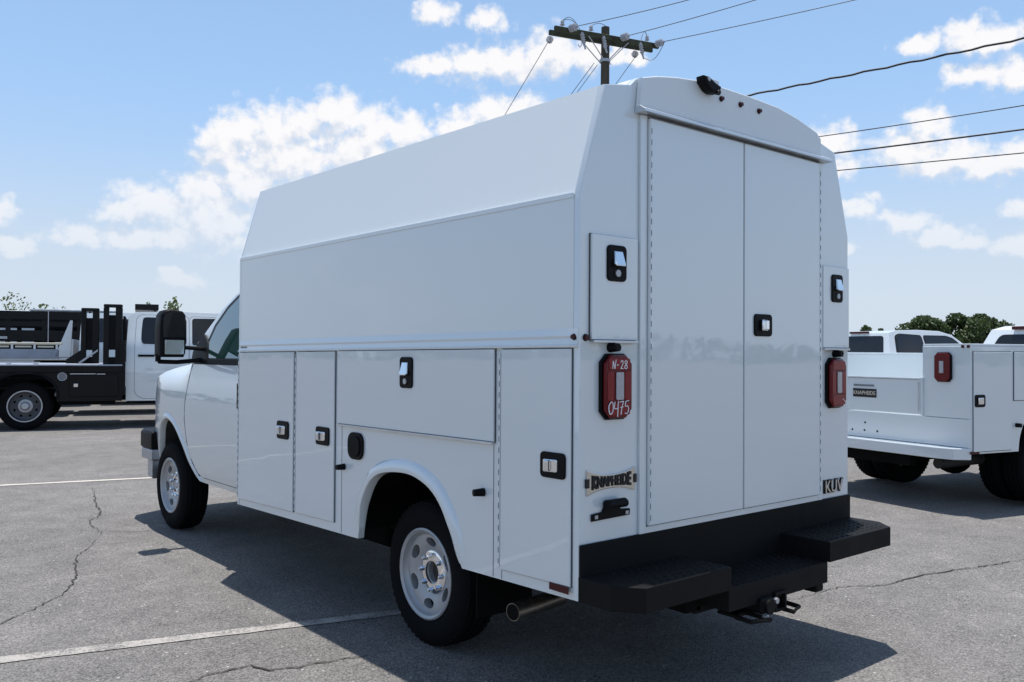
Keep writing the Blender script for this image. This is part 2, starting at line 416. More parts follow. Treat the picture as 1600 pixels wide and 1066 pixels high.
# ------------------------------------------------------------------ ground
bm = bmesh.new()
N = 24
def gr(i): s = (i/N*2-1); return 900*s*abs(s)**1.5
g = [[bm.verts.new((gr(i)+10, gr(j)+10, 0)) for j in range(N+1)] for i in range(N+1)]
for i in range(N):
    for j in range(N): bm.faces.new((g[i][j], g[i+1][j], g[i+1][j+1], g[i][j+1]))
tag(obj('ground', bm, ASPH), 'grey sunlit asphalt of the car park', kind='structure')
def strip(pts, wd, z, name, m, taper=False, jag=0.):
    bm = bmesh.new(); prev = None; n = len(pts)
    for i, p in enumerate(pts):
        a = pts[max(i-1, 0)]; b = pts[min(i+1, n-1)]; d = Vector((b[0]-a[0], b[1]-a[1])).normalized(); nn = Vector((-d.y, d.x))
        k = wd*(1 if not taper else (.15+.85*math.sin(math.pi*(i+.3)/(n-.4))))*(1+jag*random.uniform(-1, 1))
        q = (bm.verts.new((p[0]+nn.x*k/2, p[1]+nn.y*k/2, z)), bm.verts.new((p[0]-nn.x*k/2, p[1]-nn.y*k/2, z)))
        if prev: bm.faces.new((prev[0], prev[1], q[1], q[0]))
        prev = q
    return obj(name, bm, m)
def lerp_line(a, b, n): return [(a[0]+(b[0]-a[0])*i/n, a[1]+(b[1]-a[1])*i/n) for i in range(n+1)]
tag(strip(lerp_line((-4.0, 2.90), (.62, 1.60), 60), .088, .004, 'parking_line', LINEP, jag=.12), kind='structure')
tag(strip(lerp_line((-4.5, 9.12), (9.0, 5.45), 60), .085, .004, 'parking_line', LINEF, jag=.08), kind='structure')
def crack(pts, wd, name='asphalt_crack'):
    P = []
    for a, b in zip(pts, pts[1:]):
        k = max(2, int((Vector(b)-Vector(a)).length/.035))
        for i in range(k):
            t = i/k; P.append((a[0]+(b[0]-a[0])*t+random.uniform(-1, 1)*.012, a[1]+(b[1]-a[1])*t+random.uniform(-1, 1)*.012))
    P.append(pts[-1])
    return tag(strip(P, wd, .005, name, CRACK, taper=True, jag=.55), kind='structure')
crack([(0.207, 7.316), (-0.06, 6.183), (-0.096, 5.883), (-0.171, 5.634), (-0.298, 5.41), (-0.338, 5.271), (-0.341, 5.076), (-0.35, 4.895), (-0.414, 4.706)], .009)
crack([(-0.414, 4.706), (-0.556, 4.404), (-0.716, 4.106), (-0.818, 3.723), (-0.834, 3.593), (-0.899, 3.412), (-0.964, 3.282), (-1.008, 3.178), (-1.083, 3.105), (-1.171, 2.987), (-1.298, 2.867), (-1.388, 2.787), (-1.7, 2.6)], .009)
crack([(-1.1, 1.36), (-0.883, 1.399), (-0.829, 1.432), (-0.761, 1.425), (-0.701, 1.417), (-0.642, 1.43), (-0.603, 1.317), (-0.477, 1.265), (-0.27, 1.234), (-0.034, 1.174)], .010)
crack([(2.1, .50), (2.262, 0.486), (2.491, 0.459), (2.643, 0.464), (2.899, 0.315), (3.316, 0.275), (3.682, 0.193), (4.033, 0.092), (4.311, 0.033), (4.9, -.05)], .010)
crack([(-.35, 4.9), (-.1, 4.72), (.05, 4.6)], .006)

# ------------------------------------------------------------------ wheels
def make_tyre_mesh(r, rw, wd):
    """outer face at x=0, tyre goes to +wd; r outer radius, rw rim radius"""
    h = r-rw
    prof = [(rw-.004, .030), (rw, .012), (rw+h*.18, .000), (rw+h*.45, -.006), (rw+h*.70, -.002), (rw+h*.86, .012), (r-.008, .024), (r-.002, .042)]
    g_ = [.30, .5, .70]
    for c in g_:
        x = wd*c; prof += [(r, x-.008), (r-.009, x-.006), (r-.009, x+.006), (r, x+.008)]
    prof += [(r-.002, wd-.042), (r-.008, wd-.024), (rw+h*.86, wd-.012), (rw+h*.6, wd+.002), (rw+h*.2, wd), (rw-.004, wd-.02)]
    bm = lathe(bmesh.new(), prof, 64)
    # shoulder tread blocks
    for i in range(56):
        t = 2*math.pi*i/56; c, s = math.cos(t), math.sin(t)
        for x0, x1 in ((.018, .042), (wd-.042, wd-.018)):
            q = bmesh.new(); box(q, x0, x1, -.011, .011, r-.014, r-.006)
            for v in q.verts:
                y, z = v.co.y, v.co.z; v.co.y = y*c-z*s; v.co.z = y*s+z*c
            me = D.meshes.new('q'); q.to_mesh(me); q.free(); bm.from_mesh(me); D.meshes.remove(me)
    return bm
def build_wheel(parent, loc, r=.345, rw=.205, wd=.20, flip=False, hub_out=.0, holes=6, dished=False, rot0=0., rimmat=None):
    rimmat = rimmat or STEELW
    wroot = obj('wheel', make_tyre_mesh(r, rw, wd), RUBBER, parent, smooth=40, loc=loc, rot=(rot0, 0, math.pi if flip else 0))
    if not dished:
        prof = [(rw+.012, .008), (rw+.012, .000), (rw+.004, -.004), (rw-.008, .004), (rw-.013, .022), (rw-.022, .030), (rw*.80, .030), (rw*.62, .040), (rw*.52, .052), (rw*.46, .057), (rw*.24, .057), (rw*.24, .10), (rw*.30, .105), (rw*.5, .095), (rw*.8, .072), (rw-.010, .075), (rw-.004, .03)]
    else:
        prof = [(rw+.014, .010), (rw+.014, -.002), (rw-.004, -.002), (rw-.012, .03), (rw-.02, .12), (rw*.78, .135), (rw*.5, .12), (rw*.24, .118), (rw*.24, .15), (rw*.7, .16), (rw, .16), (rw, .03)]
    rim = obj('rim', lathe(bmesh.new(), prof, 56, closed=True), rimmat, wroot)
    cut = []
    for i in range(holes):
        t = 2*math.pi*(i+.5)/holes
        c = bmesh.new()
        rr = rw*.725 if not dished else rw*.70
        pts = []
        aw, ah = (rw*.20, rw*.108) if not dished else (rw*.09, rw*.07)
        for k in range(16):
            u = 2*math.pi*k/16; pts.append((rr+ah*math.cos(u), aw*math.sin(u)))
        prism(c, pts, 'x', -.02, .2)
        for v in c.verts:
            y, z = v.co.y, v.co.z; v.co.y = y*math.cos(t)-z*math.sin(t); v.co.z = y*math.sin(t)+z*math.cos(t)
        me = D.meshes.new('c'); c.to_mesh(me); c.free(); co = D.objects.new('c', me); COL.objects.link(co)
        co.parent = wroot; cut.append(co)
    bpy.context.view_layer.update()
    boolean_cut(rim, cut)
    me = rim.data; me.materials.clear(); me.materials.append(rimmat)
    for p in me.polygons: p.use_smooth = True
    me.set_sharp_from_angle(angle=R(38))
    # brake drum behind the holes
    b = lathe(bmesh.new(), [(0, .11 if not dished else .17), (rw*.86, .11 if not dished else .17), (rw*.86, wd-.02), (0, wd-.02)], 32)
    obj('brake_drum', b, UNDER, wroot, smooth=40)
    # hub + nuts
    if not dished:
        x0 = .056
        obj('hub_ring', lathe(bmesh.new(), [(rw*.26, x0+.004), (rw*.27, x0-.012), (rw*.36, x0-.014), (rw*.50, x0-.006), (rw*.52, x0+.002), (rw*.26, x0+.004)], 40, closed=True), CHROME, wroot, smooth=35)
        hb = lathe(bmesh.new(), [(0, x0+.02-hub_out), (rw*.17, x0+.02-hub_out), (rw*.20, x0+.026-hub_out), (rw*.22, .11), (0, .11)], 24)
        obj('hub', hb, DARKST if hub_out == 0 else GALV, wroot, smooth=40)
        first = None
        for i in range(8):
            t = 2*math.pi*i/8; c = bmesh.new(); rr = rw*.405
            cyl(c, (x0, 0, 0), (x0-.024, 0, 0), .0135, 6); cyl(c, (x0-.024, 0, 0), (x0-.031, 0, 0), .0125, 6, .006)
            for v in c.verts: v.co.y += rr*math.cos(t); v.co.z += rr*math.sin(t)
            obj('lug_nut', c, CHROME, wroot)
    else:
        obj('rim_lip', lathe(bmesh.new(), [(rw-.006, -.004), (rw+.014, -.004), (rw+.016, .004), (rw-.006, .004)], 48, closed=True), GALV, wroot, smooth=40)
        hb = lathe(bmesh.new(), [(0, .02), (rw*.20, .02), (rw*.26, .035), (rw*.28, .10), (rw*.44, .108), (rw*.46, .12), (0, .125)], 24)
        obj('hub', hb, GALV, wroot, smooth=40)
        for i in range(10):
            t = 2*math.pi*i/10; c = bmesh.new(); rr = rw*.36
            cyl(c, (.115, 0, 0), (.085, 0, 0), .016, 6)
            for v in c.verts: v.co.y += rr*math.cos(t); v.co.z += rr*math.sin(t)
            obj('lug_nut', c, GALV, wroot)
    return wroot
def copy_tree(o, parent=None, loc=None, rot=None):
    c = o.copy(); COL.objects.link(c); c.parent = parent
    if loc is not None: c.location = loc
    if rot is not None: c.rotation_euler = rot
    for ch in list(o.children):
        d = ch.copy(); COL.objects.link(d); d.parent = c
        for gch in list(ch.children):
            e = gch.copy(); COL.objects.link(e); e.parent = d
    return c

# ------------------------------------------------------------------ shared fittings
def latch(parent, plane, a, b, wa, wb, horizontal=False, out=0.):
    """paddle latch; plane 'x' (left wall, a=y) or 'y' (rear wall, a=x); a,b centre, wa,wb size"""
    def P(u, v, d): return (out-d, a+u, b+v) if plane == 'x' else (a+u, out-d, b+v)
    def shape(pts, d0, d1, bev):
        bm = bmesh.new()
        A = [bm.verts.new(P(u, v, d0)) for u, v in pts]; B = [bm.verts.new(P(u, v, d1)) for u, v in pts]
        n = len(pts); fs = [bm.faces.new(A), bm.faces.new(B[::-1])]
        for i in range(n):
            j = (i+1) % n; fs.append(bm.faces.new((A[j], A[i], B[i], B[j])))
        bmesh.ops.recalc_face_normals(bm, faces=fs)
        if bev: bmesh.ops.bevel(bm, geom=[e for e in fs[1].edges], offset=bev, segments=2, profile=.5, affect='EDGES')
        return bm
    r = min(wa, wb)*.18
    # frame ring of the plate, so the paddle sits in a dish
    bm = shape(rrect(-wa/2, wa/2, -wb/2, wb/2, r, 4), .0, .008, .003)
    p = obj('latch_plate', bm, PLAST, parent, smooth=30)
    if horizontal or wa > wb*.8:
        s = -1 if plane == 'y' else 1
        pw, ph = wa*.46, wb*.50
        bm = shape(rrect(-pw/2, pw/2, -ph/2, ph/2, ph*.14, 3), .009, .020, .004)
        for v in bm.verts:   # tilt the paddle
            q = (v.co.y-a) if plane == 'x' else (v.co.x-a)
            k = q/pw*.016*s
            if plane == 'x': v.co.x -= k
            else: v.co.y -= k
        obj('latch_paddle', bm, CHROME, parent, smooth=30)
        bm = shape(rrect(pw*.1*s-pw*.16, pw*.1*s+pw*.16, -ph*.42, ph*.42, ph*.07, 3), .020, .036, .004)
        obj('latch_grip', bm, CHROME, parent, smooth=30)
    else:
        pw, ph = wa*.52, wb*.42
        bm = shape([(-pw*.42, ph*.5), (pw*.42, ph*.5), (pw*.52, -ph*.38), (pw*.4, -ph*.5), (-pw*.4, -ph*.5), (-pw*.52, -ph*.38)], .009, .022, .004)
        for v in bm.verts:
            v.co.z += wb*.12
            k = (v.co.z-b-wb*.12)/ph*-.014
            if plane == 'x': v.co.x -= k
            else: v.co.y -= k
        obj('latch_paddle', bm, CHROME, parent, smooth=30)
        bm = bmesh.new(); c0 = P(0, -wb*.28, .008); c1 = P(0, -wb*.28, .014)
        cyl(bm, c0, c1, wa*.13, 16)
        obj('lock_cylinder', bm, GALV, parent, smooth=30)
    return p
def dashes(parent, plane, a, z0, z1, wd, name='hinge', out=0., step=.045):
    bm = bmesh.new()
    def bb(bm, a0, a1, z0_, z1_, d0, d1):
        if plane == 'x': box(bm, out-d1, out-d0, a0, a1, z0_, z1_)
        else: box(bm, a0, a1, out-d1, out-d0, z0_, z1_)
    bb(bm, a-wd*.5, a+wd*.5, z0, z1, -.004, .002)
    for f in bm.faces: f.material_index = 0
    nf = len(bm.faces); z = z0+.01; k = 0
    while z < z1-.02:
        bb(bm, a-wd*.17, a+wd*.17, z, z+step*.5, .002, .003); z += step; k += 1
    bm.faces.ensure_lookup_table()
    for i in range(nf, len(bm.faces)): bm.faces[i].material_index = 1
    return obj(name, bm, [PAINT, SEAL], parent)
def tail_lamp(parent, x0, x1, z0, z1, y=0., scribble=None, depth=.033, mt=None, streak=False):
    c = (x1-x0)*.20
    def octo(s): 
        a0, a1, b0, b1 = x0+s, x1-s, z0+s, z1-s; cc = c*(1-s*2)
        return [(a0+cc, b0), (a1-cc, b0), (a1, b0+cc), (a1, b1-cc), (a1-cc, b1), (a0+cc, b1), (a0, b1-cc), (a0, b0+cc)]
    lamp = obj('tail_lamp', prism(bmesh.new(), octo(0), 'y', y, y-depth*.45, .004), PLAST, parent, smooth=25)
    obj('lens', prism(bmesh.new(), octo(.006), 'y', y-depth*.45, y-depth, .010, 3), mt or RED, lamp, smooth=25)
    m = (x0+x1)/2; w_ = (x1-x0); h = z1-z0
    for a0, a1, b0, b1 in ((m-w_*.36, m+w_*.36, z0+h*.76, z0+h*.93), (m-w_*.36, m+w_*.36, z0+h*.07, z0+h*.26), (m-w_*.40, m-w_*.18, z0+h*.29, z0+h*.73), (m+w_*.18, m+w_*.40, z0+h*.29, z0+h*.73)):
        obj('lens_panel', prism(bmesh.new(), rrect(a0, a1, b0, b1, .008, 3), 'y', y-depth+.001, y-depth-.0025, .002), REDB, lamp, smooth=25)
    obj('reverse_lens', prism(bmesh.new(), rrect(m-w_*.13, m+w_*.13, z0+h*.30, z0+h*.72, .006, 3), 'y', y-depth-.0005, y-depth-.006, .002), CLEARL, lamp, smooth=25)
    return lamp

# ==================================================================================== MAIN VAN
van = empty('service_van', (0, 0, -.03))
tag(van, 'white walk-in utility service van with tall enclosed body and black rear bumper', 'van')
Wd = 1.915; LEN = 3.105
def zb(y): return .515-.0205*y
def zt(y): return 1.457-.0075*y
def zw(y): return 2.027+.0005*y
ARCH = spline([(.714, zb(.714)), (.748, .552), (.79, .66), (.866, .765), (.972, .833), (1.13, .866), (1.345, .846), (1.468, .786), (1.552, .660), (1.585, .555), (1.60, zb(1.6))], 4)
# --- lower side wall with the wheel arch
side = [(.0303, zb(.03))]+ARCH+[(LEN, zb(LEN)), (LEN, zt(LEN)), (.0303, zt(0))]
lw = obj('lower_side_wall', prism(bmesh.new(), side, 'x', .0, .035), PAINT, van)
up_ = [(0, zt(0)), (LEN, zt(LEN)), (LEN, zw(LEN)), (0, zw(0))]
uw = obj('upper_side_wall', prism(bmesh.new(), [(.0303, zt(0)+.001), (LEN, zt(LEN)+.001), (LEN, zw(LEN)), (.0303, zw(0))], 'x', -.003, .030, .002), PAINT, van)
lw2 = obj('lower_side_wall', prism(bmesh.new(), side, 'x', Wd, Wd-.035), PAINT, van)
uw2 = obj('upper_side_wall', prism(bmesh.new(), [(.0303, zt(0)+.001), (LEN, zt(LEN)+.001), (LEN, zw(LEN)), (.0303, zw(0))], 'x', Wd-.030, Wd+.003, .002), PAINT, van)
# top lip of the side wall
for s in (0, 1):
    bm = bmesh.new(); x0, x1 = ((-.007, -.003) if s == 0 else (Wd+.003, Wd+.007))
    prism(bm, [(.0305, 2.012), (LEN, 2.014), (LEN, 2.033), (.0305, 2.031)], 'x', x0, x1, .001)
    obj('wall_lip', bm, PAINT, van)
# drip rail with its flare at the belt line
def drip(sgn):
    bm = bmesh.new(); sec = [(0, .0), (-.016, -.002), (-.018, .004), (-.010, .010), (-.006, .030), (-.010, .040), (-.0035, .068), (0, .07)]
    n = 20; rings = []
    for i in range(n+1):
        y = .004+(LEN-.004)*i/n; rings.append([bm.verts.new(((a if sgn < 0 else Wd-a), y, zt(y)-.002+b)) for a, b in sec])
    for A, B in zip(rings, rings[1:]):
        for k in range(len(sec)-1): bm.faces.new((A[k], A[k+1], B[k+1], B[k]))
    bm.faces.new(rings[0]); bm.faces.new(rings[-1][::-1]); bmesh.ops.recalc_face_normals(bm, faces=bm.faces)
    return obj('drip_rail', bm, PAINT, van, smooth=25)
drip(-1); drip(1)
# --- sloped roof sides + arched roof
CR = [(.126, 2.457), (.20, 2.472), (.272, 2.485), (.309, 2.518), (.40, 2.542), (.52, 2.563), (.669, 2.579), (.85, 2.583), (1.03, 2.582), (1.246, 2.575), (1.40, 2.553), (1.573, 2.515), (1.613, 2.487), (1.70, 2.468), (1.785, 2.449)]
def loft_yz(ringf, ys, m, name, parent, smooth=20):
    bm = bmesh.new(); rings = [[bm.verts.new(p) for p in ringf(y)] for y in ys]
    for A, B in zip(rings, rings[1:]):
        for k in range(len(A)-1): bm.faces.new((A[k], A[k+1], B[k+1], B[k]))
    bm.faces.new(rings[-1]); bmesh.ops.recalc_face_normals(bm, faces=bm.faces)
    return obj(name, bm, m, parent, smooth=smooth)
def roof_ring(y):
    k = .022*y/LEN
    return [(0.002, y, 2.026)]+[(x, y, z+k) for x, z in CR]+[(Wd-.002, y, 2.03)]
loft_yz(roof_ring, [.0303+(LEN-.0303)*i/8 for i in range(9)], FIBRE, 'roof', van)
obj('roof_marker_lamp', bx(.33, .40, 2.98, 3.03, 2.53, 2.56, .006), PLAST, van)
# --- rear wall
REAR = [(0, zb(0)), (0, 2.027)]+CR+[(Wd, 2.033), (Wd, zb(0))]
obj('rear_wall', prism(bmesh.new(), REAR, 'y', 0, .03, .004, ends=1), PAINT, van, smooth=25)
# header fairing above the doors
HD = [(.296, 2.392)]+[(x+(.0 if i else .002), z-.003) for i, (x, z) in enumerate(CR[3:13])]+[(1.620, 2.392)]
bm = prism(bmesh.new(), HD, 'y', -.001, -.028, .006, 3)
obj('header_fairing', bm, FIBRE, van, smooth=25)
obj('inner_floor', bx(.52, Wd-.52, .03, LEN, .53, .55), UNDER, van)
# front bulkhead of the body
FB = [(0.0, zb(LEN)), (0, 2.027)]+[(x, z+.022) for x, z in CR]+[(Wd, 2.033), (Wd, zb(LEN))]
obj('front_bulkhead', prism(bmesh.new(), FB, 'y', LEN, LEN+.012, .004), PAINT, van, smooth=25)
bm = bmesh.new(); box(bm, -.004, .006, LEN-.006, LEN+.014, zb(LEN), 2.03)
obj('corner_trim', bm, PAINT, van)
# --- door frame (proud strips) round the rear doors
bm = bmesh.new()
box(bm, .322, .3608, -.012, -.0005, .722, 2.374, .002); box(bm, 1.621, 1.655, -.012, -.0005, .722, 2.374, .002); box(bm, .361, 1.6208, -.012, -.0005, .722, .748, .002)
obj('door_frame', bm, PAINT, van)
obj('door_gap_backing', bx(.3612, 1.6206, -.003, -.0005, .7485, 2.372), INK, van)  # black sheet: the shade of the deep door gaps is put into its colour
bm = bmesh.new(); prism(bm, [(-.055, 2.376), (-.001, 2.376), (-.001, 2.402), (-.030, 2.402), (-.055, 2.386)], 'x', .296, 1.680, .001)
obj('door_gutter', bm, ALU, van)
def rear_door(x0, x1, z0, z1, hx):
    d = obj('rear_door', bx(x0, x1, -.024, -.0035, z0, z1, .003), PAINT, van, smooth=25)
    dashes(d, 'y', hx, z0+.01, z1-.01, .008, out=-.024)
    return d
dl = rear_door(.364, .9850, .752, 2.364, .3700)
drr = rear_door(.9950, 1.618, .752, 2.364, 1.6120)
tag(dl, 'left rear door without a handle'); tag(drr, 'right rear door with the chrome latch')
latch(drr, 'y', 1.128, 1.562, .135, .100, horizontal=True, out=-.024)
# --- small compartment doors on the rear corners
for (x0, x1, z0, z1, lx, lz, lw_, lh) in ((.050, .300, 1.482, 1.878, .176, 1.774, .105, .138), (1.652, 1.894, 1.466, 1.870, 1.772, 1.762, .100, .138)):
    obj('door_gap_strip', bx(x0-.0028, x1+.0028, -.003, -.0005, z0-.004, z1+.0028), SEAL, van)
    d = obj('corner_door', bx(x0, x1, -.018, -.0035, z0, z1, .003), PAINT, van, smooth=25)
    obj('lower_hinge', bx(x0+.002, x1-.002, -.026, -.004, z0-.012, z0-.002, .002), ALU, d)
    latch(d, 'y', lx, lz, lw_, lh, out=-.018)
# --- side compartment doors (outer face at x=-.012)
def side_door(y0, y1, z00, z01, z10, z11, lt=None, hz=False, hinge=None, hz_hinge=False):
    """corner heights: (y0: z00..z01), (y1: z10..z11)"""
    e = .0035
    s = obj('door_gap_strip', prism(bmesh.new(), [(y0-e, z00-e), (y1+e, z10-e), (y1+e, z11+.003), (y0-e, z01+.003)], 'x', -.0005, -.003), SEAL, van)
    d = obj('compartment_door', prism(bmesh.new(), [(y0, z00), (y1, z10), (y1, z11), (y0, z01)], 'x', -.0035, -.013, .0028), PAINT, van, smooth=25)
    if lt: latch(d, 'x', *lt, horizontal=hz, out=-.013)
    if hinge is not None: dashes(d, 'x', hinge, min(z00, z10)+.012, min(z01, z11)-.012, .009, out=-.0135, step=.045)
    if hz_hinge:
        bm = bmesh.new(); prism(bm, [(y0+.002, z00-.012), (y1-.002, z10-.012), (y1-.002, z10-.002), (y0+.002, z00-.002)], 'x', -.0035, -.019, .001)
        obj('lower_hinge', bm, ALU, d)
    return d
side_door(.034, .442, .563, 1.447, .551, 1.444, lt=(.124, 1.005, .138, .098), hz=True, hinge=.449)
side_door(.490, 1.806, 1.064, 1.445, 1.056, 1.436, lt=(1.139, 1.336, .106, .146), hz_hinge=True)
side_door(1.842, 2.284, .530, 1.434, .519, 1.430, lt=(1.957, .977, .148, .098), hz=True, hinge=2.292)
side_door(2.322, 3.092, .516, 1.430, .492, 1.424, lt=(2.444, .975, .150, .104), hz=True, hinge=3.098)
# vertical seam lines on the wall
for y, z1 in ((.500, 1.050), (.444, .545), (1.772, 1.045)): obj('wall_seam', bx(-.0012, .001, y-.0013, y+.0013, zb(y)+.004, z1), SEAL, van)
# wheel arch flare
def flare(xo, sg):
    inner = ARCH[2:-2]; cy, cz = 1.15, .45; bm = bmesh.new(); rings = []
    for pi_, p in enumerate(inner):
        v = Vector((p[0]-cy, p[1]-cz)); L_ = v.length; d = v/L_; kf = min(1, (min(pi_, len(inner)-1-pi_)+.15)/7)
        ring = []
        for k, (dr, dx) in enumerate([(.058, .0008), (.050, -.007), (.038, -.0155), (.022, -.020), (.008, -.0215), (-.001, -.0185), (-.004, -.010), (-.004, .03)]):
            ring.append(bm.verts.new((xo+sg*(dx*kf if k < 7 else dx)-sg*.0006, cy+d.x*(L_+dr), cz+d.y*(L_+dr))))
        rings.append(ring)
    for A, B in zip(rings, rings[1:]):
        for k in range(len(A)-1): bm.faces.new((A[k], A[k+1], B[k+1], B[k]))
    bmesh.ops.recalc_face_normals(bm, faces=bm.faces)
    return obj('wheel_arch_flare', bm, PAINT, van, smooth=50)
flare(0, 1); flare(Wd, -1)
# inner wheel tub
for x0, x1 in ((.036, .50), (Wd-.50, Wd-.036)):
    bm = bmesh.new(); prev = None; A_ = [(p[0]+(p[0]-1.15)*.12, p[1]+.03) for p in ARCH]
    for p in A_:
        q = (bm.verts.new((x0, p[0], p[1])), bm.verts.new((x1, p[0], p[1])))
        if prev: bm.faces.new((prev[0], prev[1], q[1], q[0]))
        prev = q
    xe = x1 if x0 < 1 else x0
    bm.faces.new([bm.verts.new((xe, p[0], p[1])) for p in A_])
    obj('wheel_tub', bm, LINER if 0 else UNDER, van)
# fuel filler door, bump stops, reflector, sticker
f = obj('fuel_filler', prism(bmesh.new(), rrect(1.545, 1.697, .882, 1.020, .05, 6), 'x', 0, -.012, .004), PLAST, van, smooth=30)
obj('filler_cap', prism(bmesh.new(), rrect(1.566, 1.676, .900, 1.002, .04, 6), 'x', -.012, -.020, .004), POWDER, f, smooth=30)
def stop(p, q, r=.018):
    bm = bmesh.new(); cyl(bm, p, q, r, 16, r*.8); return obj('bump_stop', bm, PLAST, van, smooth=40)
stop((0, .566, .847), (-.045, .580, .846)); stop((0, 1.746, .832), (-.045, 1.746, .832), .017)
stop((.163, 0, 1.453), (.163, -.045, 1.453), .019); stop((1.78, 0, 1.437), (1.78, -.045, 1.437), .019)
obj('side_reflector', bx(-.017, -.0133, .036, .141, .535, .562, .001), REDD, van)
obj('maker_sticker', bx(-.008, -.003, 2.985, 3.085, 1.437, 1.462, .001), STICK, van)
text_mesh('UTILITY', .018, .0003, WHITEP, van, Matrix.Translation((-.0085, 3.035, 1.449)) @ Matrix.Rotation(R(-90), 4, 'Z') @ Matrix.Rotation(R(90), 4, 'X')) if 0 else None
# marker lamps
def marker(p, q, r, m=REDD):
    bm = bmesh.new(); cyl(bm, p, q, r, 18, r*.85); o = obj('marker_lamp', bm, m, van, smooth=40)
    bm = bmesh.new(); p = Vector(p); d = (Vector(q)-p).normalized(); cyl(bm, p, p+d*.004, r*1.25, 18); obj('bezel', bm, INK, o)
    return o
for x, z in ((.813, 2.526), (.951, 2.527), (1.090, 2.524)): marker((x, -.028, z), (x, -.042, z), .0098)
marker((-.0065, .020, 1.491), (-.020, .020, 1.491), .0098); marker((.030, -.0005, 1.489), (.030, -.014, 1.489), .011); marker((1.897, -.0005, 1.475), (1.897, -.014, 1.475), .010)
# reversing camera
cm = obj('reversing_camera', prism(bmesh.new(), [(.640, 2.583), (.675, 2.583), (.720, 2.565), (.757, 2.556), (.746, 2.528), (.708, 2.524), (.680, 2.532), (.648, 2.558)], 'y', -.028, -.075, .006), PLAST, van, smooth=30)
bm = bmesh.new(); cyl(bm, (.667, -.075, 2.569), (.667, -.080, 2.569), .008, 12); obj('screw', bm, GALV, cm)
bm = bmesh.new(); cyl(bm, (.735, -.06, 2.533), (.735, -.078, 2.526), .011, 14); obj('camera_lens', bm, INK, cm)
obj('camera_bracket', bx(.69, .76, -.06, -.02, 2.562, 2.586, .004), PAINT, cm)
# tail lamps, with the marker-pen writing on the left lens
tl = tail_lamp(van, .100, .262, 1.178, 1.430)
tr = tail_lamp(van, 1.692, 1.852, 1.166, 1.417, mt=RED)
def pen(strokes, ox, oz, s, y, parent, rad=.0019):
    bm = bmesh.new()
    for st in strokes: tube(bm, [(ox+s*a, y, oz+s*b) for a, b in spline(st, 4)], rad, 4)
    return obj('handwriting', bm, WHITEP, parent)
DIG = {
 'N': [[(0, 0), (.05, .5), (.08, 1)], [(.08, 1), (.25, .5), (.42, 0)], [(.42, 0), (.47, .5), (.62, 1.15)]],
 '-': [[(.05, .45), (.4, .52)]],
 '0': [[(.3, 1), (.05, .75), (0, .4), (.15, 0), (.4, .1), (.52, .5), (.45, .9), (.3, 1)]],
 '2': [[(.05, .8), (.2, 1.05), (.45, .95), (.4, .6), (.1, .1), (.02, 0)], [(.02, 0), (.3, .06), (.5, 0)]],
 '8': [[(.5, .95), (.2, 1.02), (.08, .8), (.3, .55), (.5, .3), (.4, .02), (.12, .05), (.08, .3), (.4, .6), (.55, .85), (.5, .95)]],
 '4': [[(.1, 1), (.04, .45), (.5, .45)], [(.5, 1.05), (.45, .5), (.42, -.25)]],
 '7': [[(.02, .95), (.5, 1.02)], [(.5, 1.02), (.3, .5), (.2, -.1)], [(.1, .5), (.45, .55)]],
 '5': [[(.55, 1.05), (.15, 1.0)], [(.15, 1.0), (.1, .6), (.4, .6), (.5, .3), (.35, .0), (.05, .02)]]}
def write(s, ox, oz, sc, y, parent, dx=.62):
    for i, ch in enumerate(s): pen(DIG[ch], ox+i*dx*sc, oz, sc, y, parent)
write('N-28', .140, 1.372, .030, -.0362, tl, .72); write('0475', .120, 1.202, .046, -.0368, tl, .62)
pen([[(0, .6), (1, 0)]], 1.80, 1.195, .03, -.036, tr)
# badges
bp = spline([(.036, .898), (.10, .914), (.167, .918), (.235, .914), (.300, .898)], 4)+spline([(.303, .990), (.24, .975), (.167, .970), (.10, .976), (.036, .994)], 4)
bd = obj('name_badge', prism(bmesh.new(), bp, 'y', -.0005, -.007, .002), BADGEM, van, smooth=25)
def warpk(c): return Vector((c.x, c.y*(1+.55*(c.x/.12)**2), c.z))
MR = Matrix.Rotation(R(90), 4, 'X')
text_mesh('KNAPHEIDE', .050, .0022, INK, bd, Matrix.Translation((.168, -.0095, .9435)) @ MR, bold=.0016, warp=lambda c: Vector((c.x*.80, c.y*(1.02+.5*(c.x/.14)**2), c.z)))
bm = bmesh.new(); box(bm, .030, .048, -.010, -.0005, .928, .962, .002); box(bm, .290, .308, -.010, -.0005, .928, .962, .002); obj('badge_tab', bm, INK, bd)
kb = text_mesh('KUV', .086, .005, INK, van, Matrix.Translation((1.762, -.005, .777)) @ MR, bold=.0035, name='model_badge', warp=lambda c: Vector((c.x*1.02, c.y, c.z)))
text_mesh('KUV', .083, .0015, BADGEM, kb, Matrix.Translation((1.760, -.0115, .777)) @ MR, bold=.0002, warp=lambda c: Vector((c.x*1.02, c.y, c.z)))
# licence plate bracket with its lamp
lb = obj('plate_bracket', prism(bmesh.new(), [(.062, .802), (.268, .806), (.270, .830), (.218, .834), (.205, .856), (.130, .854), (.118, .832), (.062, .828)], 'y', -.0005, -.010, .002), PLAST, van, smooth=30)
bm = bmesh.new(); cyl(bm, (.122, -.028, .862), (.218, -.028, .862), .022, 18); bmesh.ops.scale(bm, vec=(1, 1, .8), verts=bm.verts, space=Matrix.Translation((0, 0, -.862)))
obj('plate_lamp', bm, PLAST, lb, smooth=40)
for x in (.082, .250):
    obj('bolt', bx(x-.008, x+.008, -.013, -.010, .810, .824, .001), GALV, lb)

